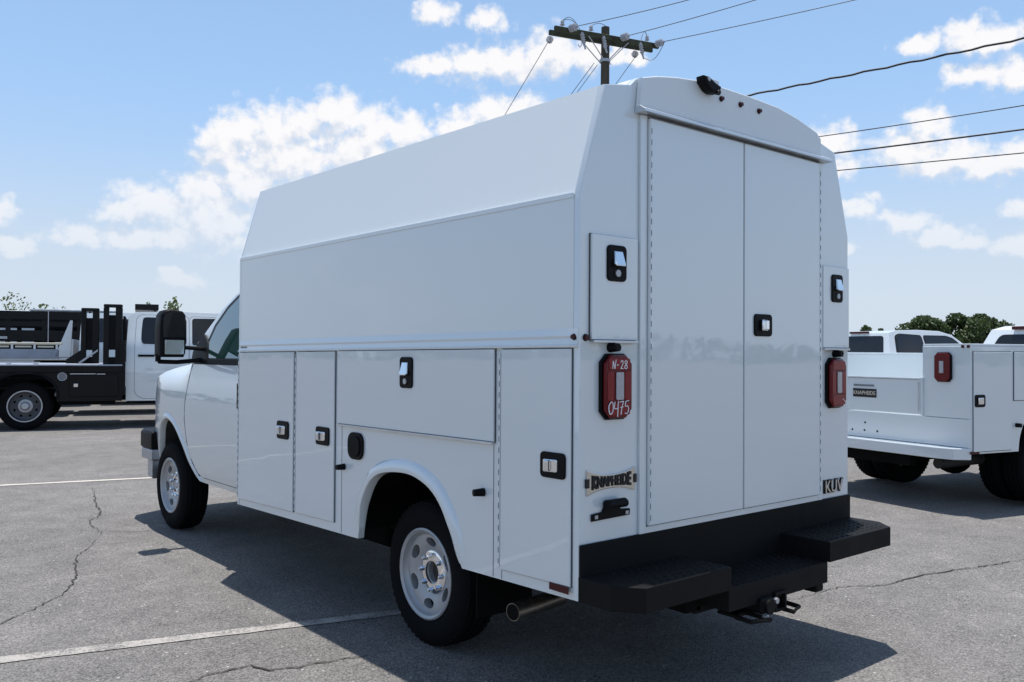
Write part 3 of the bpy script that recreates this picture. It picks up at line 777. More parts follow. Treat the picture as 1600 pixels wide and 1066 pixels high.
# --- rear bumper
bp_ = empty('rear_bumper'); bp_.parent = van
obj('bumper_back_plate', bx(.001, Wd+.004, -.012, -.0005, .512, .722, .004), POWDER, bp_, smooth=30)
def step_poly(x0, x1, ch):  # plan outline
    if ch == 0: return [(x0, -.001), (x0, -.165), (x0+.078, -.262), (x1, -.262), (x1, -.001)]
    return [(x0, -.001), (x0, -.262), (x1-.085, -.262), (x1, -.165), (x1, -.001)]
def step(poly, z0, z1, m_=POWDER):
    s = obj('bumper_step', prism(bmesh.new(), poly, 'z', z0, z1, .004), m_, bp_, smooth=30)
    return s
s1 = step(step_poly(.0, .572, 0), .515, .606); s2 = step(step_poly(1.292, Wd+.006, 1), .515, .606)
s3 = step([(.574, -.001), (.574, -.250), (1.290, -.250), (1.290, -.001)], .425, .518)
RIMD = mat('dark_painted_rim', (.07, .075, .085), .45, metal=.3)
HOLE = mat('punched_hole_dark', (.004, .004, .004), .9)
def punches(parent, x0, x1, z, y0=-.235, y1=-.03):
    bm = bmesh.new(); k = 0; y = y0
    while y < y1:
        x = x0+(k % 2)*.022
        while x < x1:
            lathe_pts = [bm.verts.new((x+.006*math.cos(2*math.pi*i/10), y+.006*math.sin(2*math.pi*i/10), z+.0025)) for i in range(10)]
            lo = [bm.verts.new((x+.009*math.cos(2*math.pi*i/10), y+.009*math.sin(2*math.pi*i/10), z)) for i in range(10)]
            inn = [bm.verts.new((x+.0045*math.cos(2*math.pi*i/10), y+.0045*math.sin(2*math.pi*i/10), z+.0005)) for i in range(10)]
            for i in range(10):
                j = (i+1) % 10
                bm.faces.new((lo[i], lo[j], lathe_pts[j], lathe_pts[i])); bm.faces.new((lathe_pts[i], lathe_pts[j], inn[j], inn[i]))
            fc = bm.faces.new(inn); fc.material_index = 1
            x += .044
        y += .034; k += 1
    o = obj('grip_punches', bm, [POWDER, HOLE], parent); o['kind'] = 'stuff'; return o
punches(s1, .10, .56, .606); punches(s2, 1.31, 1.83, .606); punches(s3, .60, 1.28, .518)
obj('end_gusset', bx(1.225, 1.289, -.235, -.05, .385, .424, .012), POWDER, bp_)
obj('cross_beam', bx(.56, 1.24, -.10, -.02, .385, .424, .008), POWDER, bp_)
hb = empty('hitch_receiver'); hb.parent = van
bm = bmesh.new(); x0, x1, z0, z1, t = .868, .948, .375, .455, .011
box(bm, x0, x0+t, -.265, -.05, z0, z1); box(bm, x1-t, x1, -.265, -.05, z0, z1); box(bm, x0+t, x1-t, -.265, -.05, z0, z0+t); box(bm, x0+t, x1-t, -.265, -.05, z1-t, z1)
obj('receiver_tube', bm, POWDER, hb)
obj('trailer_socket', bx(.76, .845, -.275, -.18, .385, .448, .012), PLAST, hb)
bm = bmesh.new(); cyl(bm, (.80, -.275, .415), (.80, -.29, .415), .03, 18); obj('socket_lid', bm, PLAST, hb)
bm = bmesh.new(); cyl(bm, (.852, -.27, .43), (.852, -.285, .43), .012, 10); cyl(bm, (.775, -.27, .38), (.775, -.29, .38), .009, 10); obj('bolt', bm, GALV, hb)
bm = bmesh.new()
for xc, s in ((.985, 1), (.735, -1)): tube(bm, [(xc-.04*s, -.18, .375), (xc-.04*s, -.30, .372), (xc+.045*s, -.27, .372), (xc+.045*s, -.20, .375), (xc-.03*s, -.17, .375)], .010, 6)
box(bm, .70, 1.03, -.19, -.10, .366, .378)
obj('chain_loop', bm, POWDER, hb)
# --- exhaust, axle, frame
bm = bmesh.new()
tube(bm, [(.010, .385, .386), (.12, .40, .386), (.30, .42, .390), (.50, .55, .42), (.60, .80, .45), (.60, 1.7, .45)], .036, 20)
ex = obj('exhaust_pipe', bm, EXH, van, smooth=50)
bm = bmesh.new(); cyl(bm, (.0085, .3848, .386), (.0091, .38488, .386), .0325, 20); obj('pipe_bore', bm, UNDER, ex)
bm = bmesh.new()
for x in (.50, 1.33): box(bm, x, x+.09, -.1, 5.3, .40, .52)
box(bm, .5, 1.42, 2.1, 2.2, .40, .5); box(bm, .5, 1.42, .3, .4, .40, .5); box(bm, .62, 1.2, 3.3, 4.6, .30, .48)
obj('chassis_frame', bm, UNDER, van)
bm = bmesh.new(); cyl(bm, (.25, 1.17, .34), (1.66, 1.17, .34), .045, 14)
obj('rear_axle', bm, UNDER, van)
bm = bmesh.new(); bmesh.ops.create_uvsphere(bm, u_segments=16, v_segments=10, radius=.15, matrix=Matrix.Translation((.957, 1.17, .34))); obj('differential', bm, UNDER, van)
bm = bmesh.new()
for x in (.44, 1.46): tube(bm, [(x, .55, .50), (x, .85, .42), (x, 1.17, .385), (x, 1.5, .42), (x, 1.8, .50)], .025, 6)
obj('leaf_spring', bm, UNDER, van)
obj('fuel_tank', bx(.55, 1.3, 2.2, 3.2, .25, .42, .03), UNDER, van)
obj('mud_flap', bx(.10, .42, .735, .745, .26, .53), UNDER, van)
# --- wheels
wr = build_wheel(van, (.115, 1.170, .370), rot0=R(3))
wr['label'] = 'rear wheel under the compartment body'
wf = build_wheel(van, (.105, 4.715, .372), rot0=R(20), hub_out=.035)
copy_tree(wr, van, (Wd-.115, 1.170, .370), (0, 0, math.pi)); copy_tree(wf, van, (Wd-.105, 4.715, .372), (0, 0, math.pi))

# --- cab
XC = Wd/2
def xs(y, z):
    x = .082+.045*((z-.92)/.45)**2 if z < 1.34 else .120+(z-1.34)*.25
    if z > 1.22 and y > 4.3: x += (z-1.22)*.9*min(1, (y-4.3)/.2)*1.0
    if y > 4.75: x += .30*(y-4.75)**2
    if z < .62: x += (.62-z)*.10
    return x
def shell(parent, poly, fside, xc, mats, matf=None, cell=.08, bev=.035, name='cab_body', segs=3, nx=6):
    """closed body: both side skins and the strip that joins them. fside(a,b)-> distance of the near skin from x=0; far skin mirrored about xc"""
    bm = bmesh.new()
    patch(bm, poly, lambda a, b, d: (fside(a, b), a, b), cell)
    bm.verts.ensure_lookup_table(); n0 = len(bm.verts)
    near = bm.verts[:]; far = {v: bm.verts.new((2*xc-v.co.x, v.co.y, v.co.z)) for v in near}
    for f in bm.faces[:]: bm.faces.new([far[v] for v in reversed(f.verts)])
    bd_ = [e for e in bm.edges if len(e.link_faces) == 1 and e.verts[0] in far]
    cols = {}
    def col(v):
        if v not in cols:
            F = far[v]; cols[v] = [v]+[bm.verts.new(v.co.lerp(F.co, k/nx)) for k in range(1, nx)]+[F]
        return cols[v]
    for e in bd_:
        a, b = e.verts; A, B = col(a), col(b); mid = (a.co+b.co)/2
        mi = matf(mid.y, mid.z) if matf else 0
        for k in range(nx):
            f = bm.faces.new((A[k], B[k], B[k+1], A[k+1])); f.material_index = mi
    bmesh.ops.recalc_face_normals(bm, faces=bm.faces)
    if bev:
        es = [e for e in bm.edges if len(e.link_faces) == 2 and e.calc_face_angle(0) > R(50) and (min(v.co.z for v in e.verts) > .6) and all(f.material_index == 0 for f in e.link_faces)]
        # only the long shoulder edges
        es = [e for e in es if e in set(bd_) or any(abs(v.co.x-(2*xc-0)) < 9 for v in e.verts)]
        bmesh.ops.bevel(bm, geom=es, offset=bev, segments=segs, profile=.5, affect='EDGES', clamp_overlap=True)
    return obj(name, bm, mats, parent, smooth=35)
ARCHF = spline([(4.134, .462), (4.20, .50), (4.270, .575), (4.372, .705), (4.545, .850), (4.73, .905), (4.875, .845), (4.945, .715), (5.00, .60), (5.05, .47)], 4)
prof = [(LEN+.015, .455)]+ARCHF+[(5.38, .45), (5.475, .62), (5.495, .90), (5.45, 1.08), (5.30, 1.19), (5.05, 1.262), (4.80, 1.300), (4.50, 1.345), (4.40, 1.40), (4.28, 1.495), (4.15, 1.605), (3.98, 1.735), (3.80, 1.84), (3.62, 1.90), (3.42, 1.935), (LEN+.015, 1.945)]
def cabmat(y, z):
    if z < .905 and 4.1 < y < 5.06 and z < .91: return 1
    return 0
cab = shell(van, prof, xs, XC, [PAINTC, LINER], cabmat, bev=.03)
def skin(poly, out, thick, m, name, parent, cell=.08, smooth=35):
    bm = patch(bmesh.new(), poly, lambda a, b, d: (xs(a, b)-out+d, a, b), cell, thick)
    bmesh.ops.recalc_face_normals(bm, faces=bm.faces)
    return obj(name, bm, m, parent, smooth=smooth)
doorp = [(LEN+.022, .505), (4.05, .507), (4.14, .53), (4.20, .60), (4.275, .75), (4.315, .92), (4.315, 1.06), (4.275, 1.25), (4.245, 1.336), (LEN+.022, 1.336)]
cx_, cy_ = 3.7, .93
dp2 = [(cx_+(a-cx_)*1.014+.0, cy_+(b-cy_)*1.018) for a, b in doorp]
skin(dp2, .0040, .0, SEAL, 'door_gap_strip', van)
skin([(4.118, .51), (4.127, .508), (4.205, .597), (4.280, .75), (4.320, .92), (4.320, 1.06), (4.280, 1.25), (4.252, 1.336), (4.243, 1.336), (4.271, 1.25), (4.311, 1.06), (4.311, .92), (4.271, .75), (4.196, .60)], .0112, .008, SEAL, 'door_gap_strip', van, cell=.3)  # raised dark strip standing in for the shaded groove at the door's front edge
cdoor = skin(doorp, .010, .008, PAINTC, 'cab_door', van)
skin([(LEN+.022, 1.342), (4.20, 1.340), (4.16, 1.372), (LEN+.022, 1.374)], .016, .01, PLAST, 'belt_moulding', cdoor)
skin([(LEN+.022, 1.372), (4.05, 1.370), (4.10, 1.48), (4.02, 1.63), (3.86, 1.765), (3.70, 1.845), (3.52, 1.888), (LEN+.022, 1.900)], .006, .006, INK, 'window_frame', cdoor)
skin([(LEN+.030, 1.385), (3.97, 1.383), (4.04, 1.49), (3.975, 1.615), (3.83, 1.740), (3.68, 1.820), (3.50, 1.864), (LEN+.030, 1.876)], .010, .005, GLASS, 'side_window', cdoor)
skin([(3.96, 1.345), (4.38, 1.345), (4.30, 1.43), (4.17, 1.56), (4.05, 1.50)], .016, .012, PLAST, 'mirror_mount', van)
obj('door_handle', bx(.068, .088, 3.27, 3.33, 1.05, 1.22, .006), PLAST, cdoor)
# arch lip of the front wing
bm = bmesh.new(); rings = []
for p in ARCHF[1:-1]:
    v = Vector((p[0]-4.62, p[1]-.45)); L_ = v.length; d = v/L_; ring = []
    for dr, dx in [(.040, .001), (.030, -.008), (.014, -.012), (.002, -.010), (-.004, .0), (-.004, .04)]:
        y, z = 4.62+d.x*(L_+dr), .45+d.y*(L_+dr); ring.append(bm.verts.new((xs(y, z)+dx, y, z)))
    rings.append(ring)
for A, B in zip(rings, rings[1:]):
    for k in range(len(A)-1): bm.faces.new((A[k], A[k+1], B[k+1], B[k]))
bmesh.ops.recalc_face_normals(bm, faces=bm.faces)
obj('wing_lip', bm, PAINTC, cab, smooth=50)
# windscreen
bm = bmesh.new()
def wsx(t): return .26-.07*(1-t) 
P4 = [(3.86, 1.822), (4.40, 1.405)]
A = [(.30, 3.85, 1.828), (Wd-.30, 3.85, 1.828), (Wd-.21, 4.39, 1.418), (.21, 4.39, 1.418)]
nrm = Vector((0, .41, .54)).normalized()*.012
bm.faces.new([bm.verts.new(Vector(p)+nrm) for p in A]); obj('windscreen', bm, GLASS, cab)
# front bumper, lamps, grille
bmb = bmesh.new()
prism(bmb, [(.082, 5.10), (.090, 5.40), (.150, 5.55), (.40, 5.68), (Wd-.40, 5.68), (Wd-.150, 5.55), (Wd-.090, 5.40), (Wd-.082, 5.10)], 'z', .62, .765, .02, 3)
fb = obj('front_bumper', bmb, PLAST, van, smooth=35)
bmb = bmesh.new()
prism(bmb, [(.088, 5.10), (.096, 5.39), (.156, 5.53), (.40, 5.65), (Wd-.40, 5.65), (Wd-.156, 5.53), (Wd-.096, 5.39), (Wd-.088, 5.10)], 'z', .53, .619, .01, 3)
prism(bmb, [(.10, 5.12), (.12, 5.30), (.20, 5.44), (.45, 5.58), (Wd-.45, 5.58), (Wd-.20, 5.44), (Wd-.12, 5.30), (Wd-.10, 5.12)], 'z', .38, .529, .01, 3)
obj('bumper_valance', bmb, GALV, fb, smooth=35)
obj('grille', bx(.5, Wd-.5, 5.48, 5.515, .80, 1.06, .01), PLAST, cab)
for a, b in ((.26, .48), (Wd-.48, Wd-.26)): obj('headlamp', bx(a, b, 5.44, 5.505, .83, 1.04, .02), CLEARL, cab)
obj('inner_liner', bx(.33, Wd-.33, 4.2, 5.2, .45, .88), UNDER, van)
# towing mirror
mr = empty('towing_mirror', (0, 4.10, 0)); mr.parent = van
def mpoly(pts, y0, y1, bev, m, name, par=None, seg=3): return obj(name, prism(bmesh.new(), pts, 'y', y0, y1, bev, seg), m, par or mr, smooth=35)
hs = mpoly([(-.190, 1.40), (-.178, 1.388), (-.020, 1.388), (-.006, 1.42), (-.002, 1.60), (-.008, 1.695), (-.030, 1.722), (-.120, 1.735), (-.160, 1.722), (-.182, 1.69), (-.190, 1.60)], -.03, .11, .018, PLAST, 'mirror_housing')
mpoly([(-.170, 1.530), (-.018, 1.530), (-.018, 1.68), (-.040, 1.706), (-.12, 1.715), (-.155, 1.70), (-.170, 1.67)], -.033, -.0305, .001, GLASSD, 'mirror_glass', hs)
mpoly([(-.158, 1.410), (-.022, 1.410), (-.022, 1.512), (-.158, 1.512)], -.034, -.0305, .001, CHROME, 'blind_spot_glass', hs)
bm = bmesh.new(); tube(bm, [(-.180, .04, 1.372), (-.175, .04, 1.356), (-.05, .035, 1.352), (.06, .02, 1.362), (.13, .0, 1.372)], .017, 8)
tube(bm, [(-.01, .03, 1.46), (.06, .02, 1.455), (.13, .0, 1.45)], .015, 8); tube(bm, [(-.182, .04, 1.356), (-.182, .04, 1.41)], .02, 8)
obj('mirror_arm', bm, PLAST, mr, smooth=40)
hs2 = copy_tree(mr, van, (Wd, 4.10, 0)); hs2.scale = (-1, 1, 1)

# ==================================================================================== trucks beyond
def frame(name, loc, deg): return empty(name, loc, R(deg))
# truck local frame: x forward, y away from its near side
def cab_shell(root, prof, w0, width, wheel_m=None, dy=0., bev=.05, tumble=.30, belt=1.48, arch_r=None):
    """profile in (x,z); near side at y=dy"""
    tmp = bmesh.new()
    def f(a, b):
        v = .0+.03*((b-.95)/.5)**2
        if b > belt: v = .035+(b-belt)*tumble
        return v
    bm = bmesh.new()
    patch(bm, prof, lambda a, b, d: (a, dy+f(a, b), b), .10)
    near = bm.verts[:]; far = {v: bm.verts.new((v.co.x, 2*dy+width-v.co.y, v.co.z)) for v in near}
    for fc in bm.faces[:]: bm.faces.new([far[v] for v in reversed(fc.verts)])
    bd_ = [e for e in bm.edges if len(e.link_faces) == 1 and e.verts[0] in far]
    cols = {}
    nx = 5
    def col(v):
        if v not in cols: F = far[v]; cols[v] = [v]+[bm.verts.new(v.co.lerp(F.co, k/nx)) for k in range(1, nx)]+[F]
        return cols[v]
    for e in bd_:
        a, b = e.verts; A, B = col(a), col(b); low = max(a.co.z, b.co.z) < .95 and abs(a.co.z-b.co.z) < .4
        for k in range(nx):
            fc = bm.faces.new((A[k], B[k], B[k+1], A[k+1])); fc.material_index = 1 if low else 0
    bmesh.ops.recalc_face_normals(bm, faces=bm.faces)
    bs = set(bd_)
    es = [e for e in bm.edges if len(e.link_faces) == 2 and e.calc_face_angle(0) > R(48) and min(v.co.z for v in e.verts) > 1.0]
    bmesh.ops.bevel(bm, geom=es, offset=bev, segments=3, profile=.5, affect='EDGES', clamp_overlap=True)
    o = obj('cab_body', bm, [PAINTC, UNDER], root, smooth=40)
    def sk(poly, out, thick, m, name, parent, side_=0):
        def mp(a, b, d):
            v = f(a, b)-out+d
            return (a, dy+v, b) if side_ == 0 else (a, dy+width-v, b)
        bm = patch(bmesh.new(), poly, mp, .1, thick); bmesh.ops.recalc_face_normals(bm, faces=bm.faces)
        return obj(name, bm, m, parent, smooth=35)
    return o, sk
def roundpoly(pts, r=.03, n=3):
    out = []
    m = len(pts)
    for i in range(m):
        p0, p1, p2 = Vector(pts[i-1]), Vector(pts[i]), Vector(pts[(i+1) % m])
        a = (p0-p1).normalized(); b = (p2-p1).normalized(); k = min(r, (p0-p1).length*.45, (p2-p1).length*.45)
        A, B = p1+a*k, p1+b*k
        for j in range(n+1):
            t = j/n; q = A*(1-t)**2+p1*2*t*(1-t)+B*t*t; out.append((q.x, q.y))
    return out
def crew_profile(u0, roof=2.17, rocker=.50, L=4.1, wr_=.50, belt=1.50, tail=True):
    """crew cab outline from its back (u0) to the nose; wheel arch near the front"""
    wc = u0+3.05
    ar = [(wc-.50+.0, rocker), (wc-.46, .72), (wc-.32, .93), (wc, 1.02), (wc+.32, .93), (wc+.46, .72), (wc+.50, rocker)]
    ar = spline(ar, 3)
    return [(u0, rocker)]+ar+[(u0+L-.05, rocker), (u0+L, .75), (u0+L, 1.25), (u0+L-.10, 1.40), (u0+2.75, belt+.02), (u0+2.60, belt+.06), (u0+2.0, roof-.07), (u0+1.75, roof-.02), (u0+.9, roof), (u0+.15, roof-.03), (u0+.03, roof-.10), (u0, belt)], wc

# ---- black flatbed truck with white crew cab
LT = frame('flatbed_truck', (1.028, 14.929, 0), -17)
tag(LT, 'white crew cab truck with black flatbed, headache racks and dual rear wheels', 'truck')
W2 = 2.25
pr, wc = crew_profile(1.62, 2.165, .49)
c, sk = cab_shell(LT, pr, 0, 2.0, dy=.08, belt=1.52)
rd_ = [(1.765, .62), (1.90, .53), (2.70, .53), (2.70, 1.47), (2.70, 2.07), (1.86, 2.09), (1.79, 2.02), (1.765, 1.5)]
rd_ = roundpoly(rd_, .08, 3)
m_ = [(2.24+(a-2.24)*1.012, 1.3+(b-1.3)*1.008) for a, b in rd_]
sk(m_, .0015, 0, SEAL, 'door_gap_strip', c); d1 = sk(rd_, .006, .006, PAINTC, 'rear_door', LT)
sk(roundpoly([(1.895, 1.545), (2.66, 1.525), (2.66, 2.035), (1.90, 2.045), (1.875, 1.80), (1.87, 1.62)], .06, 3), .010, .004, GLASSD, 'window', d1)
sk([(1.82, 1.305), (2.10, 1.305), (2.10, 1.345), (1.82, 1.345)], .035, .03, PLAST, 'door_handle', d1)
fd = roundpoly([(2.72, .53), (3.55, .53), (3.90, 1.0), (3.90, 1.5), (3.55, 2.05), (2.72, 2.07)], .08, 3)
m_ = [(3.24+(a-3.24)*1.01, 1.3+(b-1.3)*1.008) for a, b in fd]
sk(m_, .0015, 0, SEAL, 'door_gap_strip', c); d2 = sk(fd, .006, .006, PAINTC, 'front_door', LT)
sk(roundpoly([(2.76, 1.525), (4.0, 1.53), (3.62, 1.97), (3.45, 2.04), (2.76, 2.035)], .05, 3), .010, .004, GLASSD, 'window', d2)
obj('rocker_panel', bx(1.63, 4.1, .13, .3, .44, .50, .01), UNDER, LT)
# wheels: dual rear
def yaxis_wheel(parent, loc, far=False, proto=None, **kw):
    # wheel meshes have their axis on x with the outer face at x=0 looking to -x ; turn so that it looks to -y
    if proto is None:
        o = build_wheel(parent, loc, **kw)
    else: o = copy_tree(proto, parent, loc)
    o.rotation_euler = (0, 0, R(-90) if far else R(90))
    return o
rw_ = yaxis_wheel(LT, (0, 0, .425), r=.425, rw=.265, wd=.24, dished=True, holes=8, rimmat=RIMD)
yaxis_wheel(LT, (0, .27, .425), proto=rw_); yaxis_wheel(LT, (0, W2, .425), far=True, proto=rw_); yaxis_wheel(LT, (wc, .02, .425), proto=rw_); yaxis_wheel(LT, (wc, W2-.02, .425), far=True, proto=rw_)
# deck
obj('deck', bx(-1.9, 1.56, -.06, W2+.06, 1.135, 1.165, .008), DECKG, LT)
obj('deck_side_rail', bx(-1.9, 1.56, -.065, -.03, 1.02, 1.134, .01), BLACKG, LT)
# black side skirt and toolbox with a rounded wheel opening
sk_ = [(.50, .50)]+spline([(.50, .55), (.49, .70), (.40, .86), (.22, .97), (0, 1.0), (-.22, .97), (-.42, .86), (-.50, .70), (-.52, .55)], 3)+[(-1.9, .55), (-1.9, 1.02), (1.56, 1.02), (1.56, .50)]
obj('side_skirt', prism(bmesh.new(), sk_, 'y', -.05, -.02, .005), BLACKG, LT, smooth=30)
bmf = bmesh.new(); ring_prev = None
for p in spline([(.50, .55), (.49, .70), (.40, .86), (.22, .97), (0, 1.0), (-.22, .97), (-.42, .86), (-.50, .70), (-.52, .55)], 3):
    v = Vector((p[0], p[1]-.5)); d = v.normalized()
    r_ = [bmf.verts.new((p[0]+d.x*dr, dy_, p[1]+d.y*dr)) for dr, dy_ in ((.04, -.052), (.035, -.075), (.0, -.085), (-.004, -.02))]
    if ring_prev:
        for k in range(3): bmf.faces.new((ring_prev[k], ring_prev[k+1], r_[k+1], r_[k]))
    ring_prev = r_
obj('fender_lip', bmf, PLAST, LT, smooth=50)
tb = obj('toolbox_door', bx(.70, 1.50, -.062, -.051, .58, .98, .012), BLACKG, LT)
bm = bmesh.new(); box(bm, .71, 1.12, -.066, -.050, .988, 1.000); box(bm, 1.14, 1.28, -.066, -.050, .984, .996); obj('toolbox_trim', bm, ALU, tb)
bm = bmesh.new(); box(bm, .77, .84, -.072, -.062, .76, .82, .004); obj('toolbox_latch', bm, CHROME, tb)
bm = lathe(bmesh.new(), [(0, -.01), (.055, -.01), (.072, -.012), (.078, 0), (.078, .02), (0, .02)], 24)
o = obj('fuel_cap', bm, STICK, LT, smooth=40, loc=(.585, -.052, .945), rot=(0, 0, R(90)))
bm = lathe(bmesh.new(), [(.062, -.014), (.070, -.018), (.078, -.010), (.075, 0)], 24); obj('cap_ring', bm, GALV, o, smooth=40)
obj('undercarriage', bx(-1.9, 5.4, .6, 1.6, .50, .70), UNDER, LT)
bm = bmesh.new(); cyl(bm, (.45, .25, .62), (.47, .25, .62), .05, 12); obj('rear_marker', bm, GALV, LT)
obj('step_bar', bx(.52, 1.45, .0, .10, .44, .50, .01), UNDER, LT)
# headache racks (tall black uprights)
def rack(u0, u1, z0, z1, y0, y1, win=True):
    r_ = empty('headache_rack'); r_.parent = LT
    bm = bmesh.new()
    # upright: two posts, cap, cross pieces
    pw = (u1-u0)*.30
    box(bm, u0, u0+pw, y0, y1, z0, z1-.06, .008); box(bm, u1-pw*1.25, u1, y0, y1, z0, z1-.06, .008)
    obj('rack_post', bm, BLACKG, r_)
    obj('rack_cap', prism(bmesh.new(), roundpoly([(u0, z1-.06), (u0, z1), (u1, z1), (u1, z1-.06)], .035, 3), 'y', y0-.004, y1+.004, .006), BLACKG, r_, smooth=40)
    bm = bmesh.new()
    h = z1-z0
    box(bm, u0+pw, u1-pw*1.25, y0+.02, y1-.02, z0, z0+h*.12)
    box(bm, u0+pw, u1-pw*1.25, y0+.02, y1-.02, z0+h*.24, z0+h*.82)
    for k in (.45, .52, .59): box(bm, u0+pw, u1-pw*1.25, y0+.01, y0+.019, z0+h*k, z0+h*(k+.012))
    obj('rack_panel', bm, PLAST, r_)
    return r_
r1 = rack(1.235, 1.555, 1.165, 2.26, .0, .10); r2 = rack(.80, 1.12, 1.165, 2.235, 1.20, 1.32)
obj('rack_gusset', prism(bmesh.new(), [(.55, 1.165), (.85, 1.165), (.85, 1.45), (.80, 1.42), (.55, 1.24)], 'y', 1.22, 1.26), BLACKG, r2)
obj('rack_brace', prism(bmesh.new(), [(.80, 1.165), (1.10, 1.40), (1.10, 1.44), (.76, 1.18)], 'y', 1.15, 1.18), GALV, r2)
obj('rack_mesh', bx(1.56, 1.60, .10, W2-.10, 1.20, 2.05), PLAST, LT)
obj('rack_skirt', bx(1.50, 1.61, -.04, .12, .60, 1.60, .01), BLACKG, LT)
bm = bmesh.new(); box(bm, .12, .20, .02, .10, 1.165, 1.185, .005); obj('tie_down', bm, CHROME, LT)
bm = bmesh.new(); box(bm, -.30, -.22, .02, .10, 1.165, 1.185, .005); obj('tie_down', bm, CHROME, LT)

def place_wheels(root, proto, xs_, wy, z):
    for x in xs_:
        yaxis_wheel(root, (x, 0.04, z), proto=proto); yaxis_wheel(root, (x, wy-.04, z), far=True, proto=proto)
fr_ = Vector((math.cos(R(-17)), math.sin(R(-17)), 0)); nr_ = Vector((-fr_.y, fr_.x, 0)); P0 = Vector((1.028, 14.929, 0))
# ---- silver flatbed with white cab, next row
AT = frame('aluminium_flatbed_truck', P0+nr_*3.6+fr_*(-.1), -17)
tag(AT, 'white truck with silver slatted bed rail, between black flatbed and stake truck', 'truck')
pr2, wc2 = crew_profile(.72, 2.27, .55, L=3.9)
c2, sk2 = cab_shell(AT, pr2, 0, 2.0, dy=.1, belt=1.55)
sk2(roundpoly([(.90, 1.60), (1.75, 1.60), (1.75, 2.12), (.92, 2.14)], .06, 3), .008, .006, GLASSD, 'window', AT)
sk2(roundpoly([(1.85, 1.60), (3.05, 1.60), (2.72, 2.05), (2.55, 2.12), (1.85, 2.12)], .06, 3), .008, .006, GLASSD, 'window', AT)
obj('bed_floor', bx(-3.2, .60, 0, 2.2, 1.20, 1.27, .01), ALU, AT)
obj('bed_side', bx(-3.2, .35, -.03, -.005, 1.24, 1.44, .006), DECKG, AT)
obj('top_rail', bx(-3.2, .42, -.04, .02, 1.535, 1.58, .01), CREAM, AT)
rp = obj('rail_post', bx(-.02, .02, -.03, .0, 1.44, 1.535), ALU, AT, loc=(.30, 0, 0))
for k in range(1, 8): again(rp, loc=(.30-.42*k, 0, 0), parent=AT)
for k in range(8):
    obj('rail_slat', bx(.30-.42*k-.36, .30-.42*k-.06, -.035, -.01, 1.475, 1.51), CREAM, AT)
obj('bulkhead_gusset', prism(bmesh.new(), [(.26, 1.27), (.56, 1.27), (.60, 2.06), (.55, 2.06)], 'y', -.03, .02, .004), ALU, AT)
obj('bulkhead', bx(.56, .61, .03, 2.18, 1.27, 1.66), ALU, AT)
obj('undercarriage', bx(-3.1, 4.2, .6, 1.6, .55, .80), UNDER, AT)
place_wheels(AT, rw_, (-1.6, wc2), 2.2, .425)
# ---- black stake truck
ST = frame('stake_truck', P0+nr_*7.4+fr_*(-.15), -17)
tag(ST, 'white truck with tall black stake sides, behind the silver slatted bed', 'truck')
pr3, wc3 = crew_profile(1.15, 2.20, .60, L=3.6)
c3, sk3 = cab_shell(ST, pr3, 0, 2.0, dy=.1, belt=1.55)
sk3(roundpoly([(1.4, 1.60), (2.2, 1.60), (2.2, 2.08), (1.42, 2.10)], .06, 3), .008, .006, GLASSD, 'window', ST)
obj('stake_bed', bx(-4.4, .90, -.02, 2.22, 1.20, 1.34, .01), BLACKG, ST)
for side_, yy in ((0, 0.), (1, 2.16)):
    y0, y1 = yy-.0, yy+.05
    for k in range(7):
        x0 = -4.3+k*.80; obj('stake_post', bx(x0, x0+.11, y0+.012, y1+.012, 1.34, 2.40), BLACKG, ST)
    for z0, z1 in ((1.40, 1.60), (1.66, 1.92), (2.02, 2.14), (2.20, 2.40)):
        obj('stake_board', bx(-4.35, .72, y0-.03, y1-.04, z0, z1), BLACKG, ST)
for z0, z1 in ((1.40, 1.70), (1.80, 1.95), (2.12, 2.42)): obj('headboard', bx(.76, .82, .0, 2.2, z0, z1), BLACKG, ST)
bm = bmesh.new(); cyl(bm, (-.15, -.05, 1.60), (-.15, -.05, 2.40), .012, 8); obj('marker_rod', bm, GALV, ST)
bm = bmesh.new(); box(bm, -1.35, -1.05, -.06, -.03, 1.70, 1.76); box(bm, .0, .25, -.06, -.03, 1.60, 1.63); obj('rack_latch', bm, GALV, ST)
obj('undercarriage', bx(-4.3, 4.2, .6, 1.6, .55, .85), UNDER, ST)
place_wheels(ST, rw_, (-2.3, wc3), 2.2, .425)
# black headboard box above the cab roof line
HB = frame('dump_truck', P0+nr_*10.2+fr_*(1.7), -17)
tag(HB, 'black dump body with cab shield rising behind the white crew cab roof', 'truck')
obj('dump_body', bx(-2.6, .55, 0, 2.2, 1.1, 2.2, .02), BLACKG, HB)
obj('cab_shield', bx(-.02, .62, 0, 2.2, 2.62, 2.79, .01), BLACKG, HB)
obj('headboard', bx(.50, .56, .02, 2.18, 2.2, 2.62), BLACKG, HB)
pr4, wc4 = crew_profile(.70, 2.15, .60, L=3.5)
c4, sk4 = cab_shell(HB, pr4, 0, 2.0, dy=.1, belt=1.55)
sk4(roundpoly([(.95, 1.60), (1.75, 1.60), (1.75, 2.05), (.97, 2.07)], .06, 3), .008, .006, GLASSD, 'window', HB)
obj('undercarriage', bx(-2.5, 4.0, .6, 1.6, .55, 1.1), UNDER, HB)
place_wheels(HB, rw_, (-1.5, wc4), 2.2, .425)
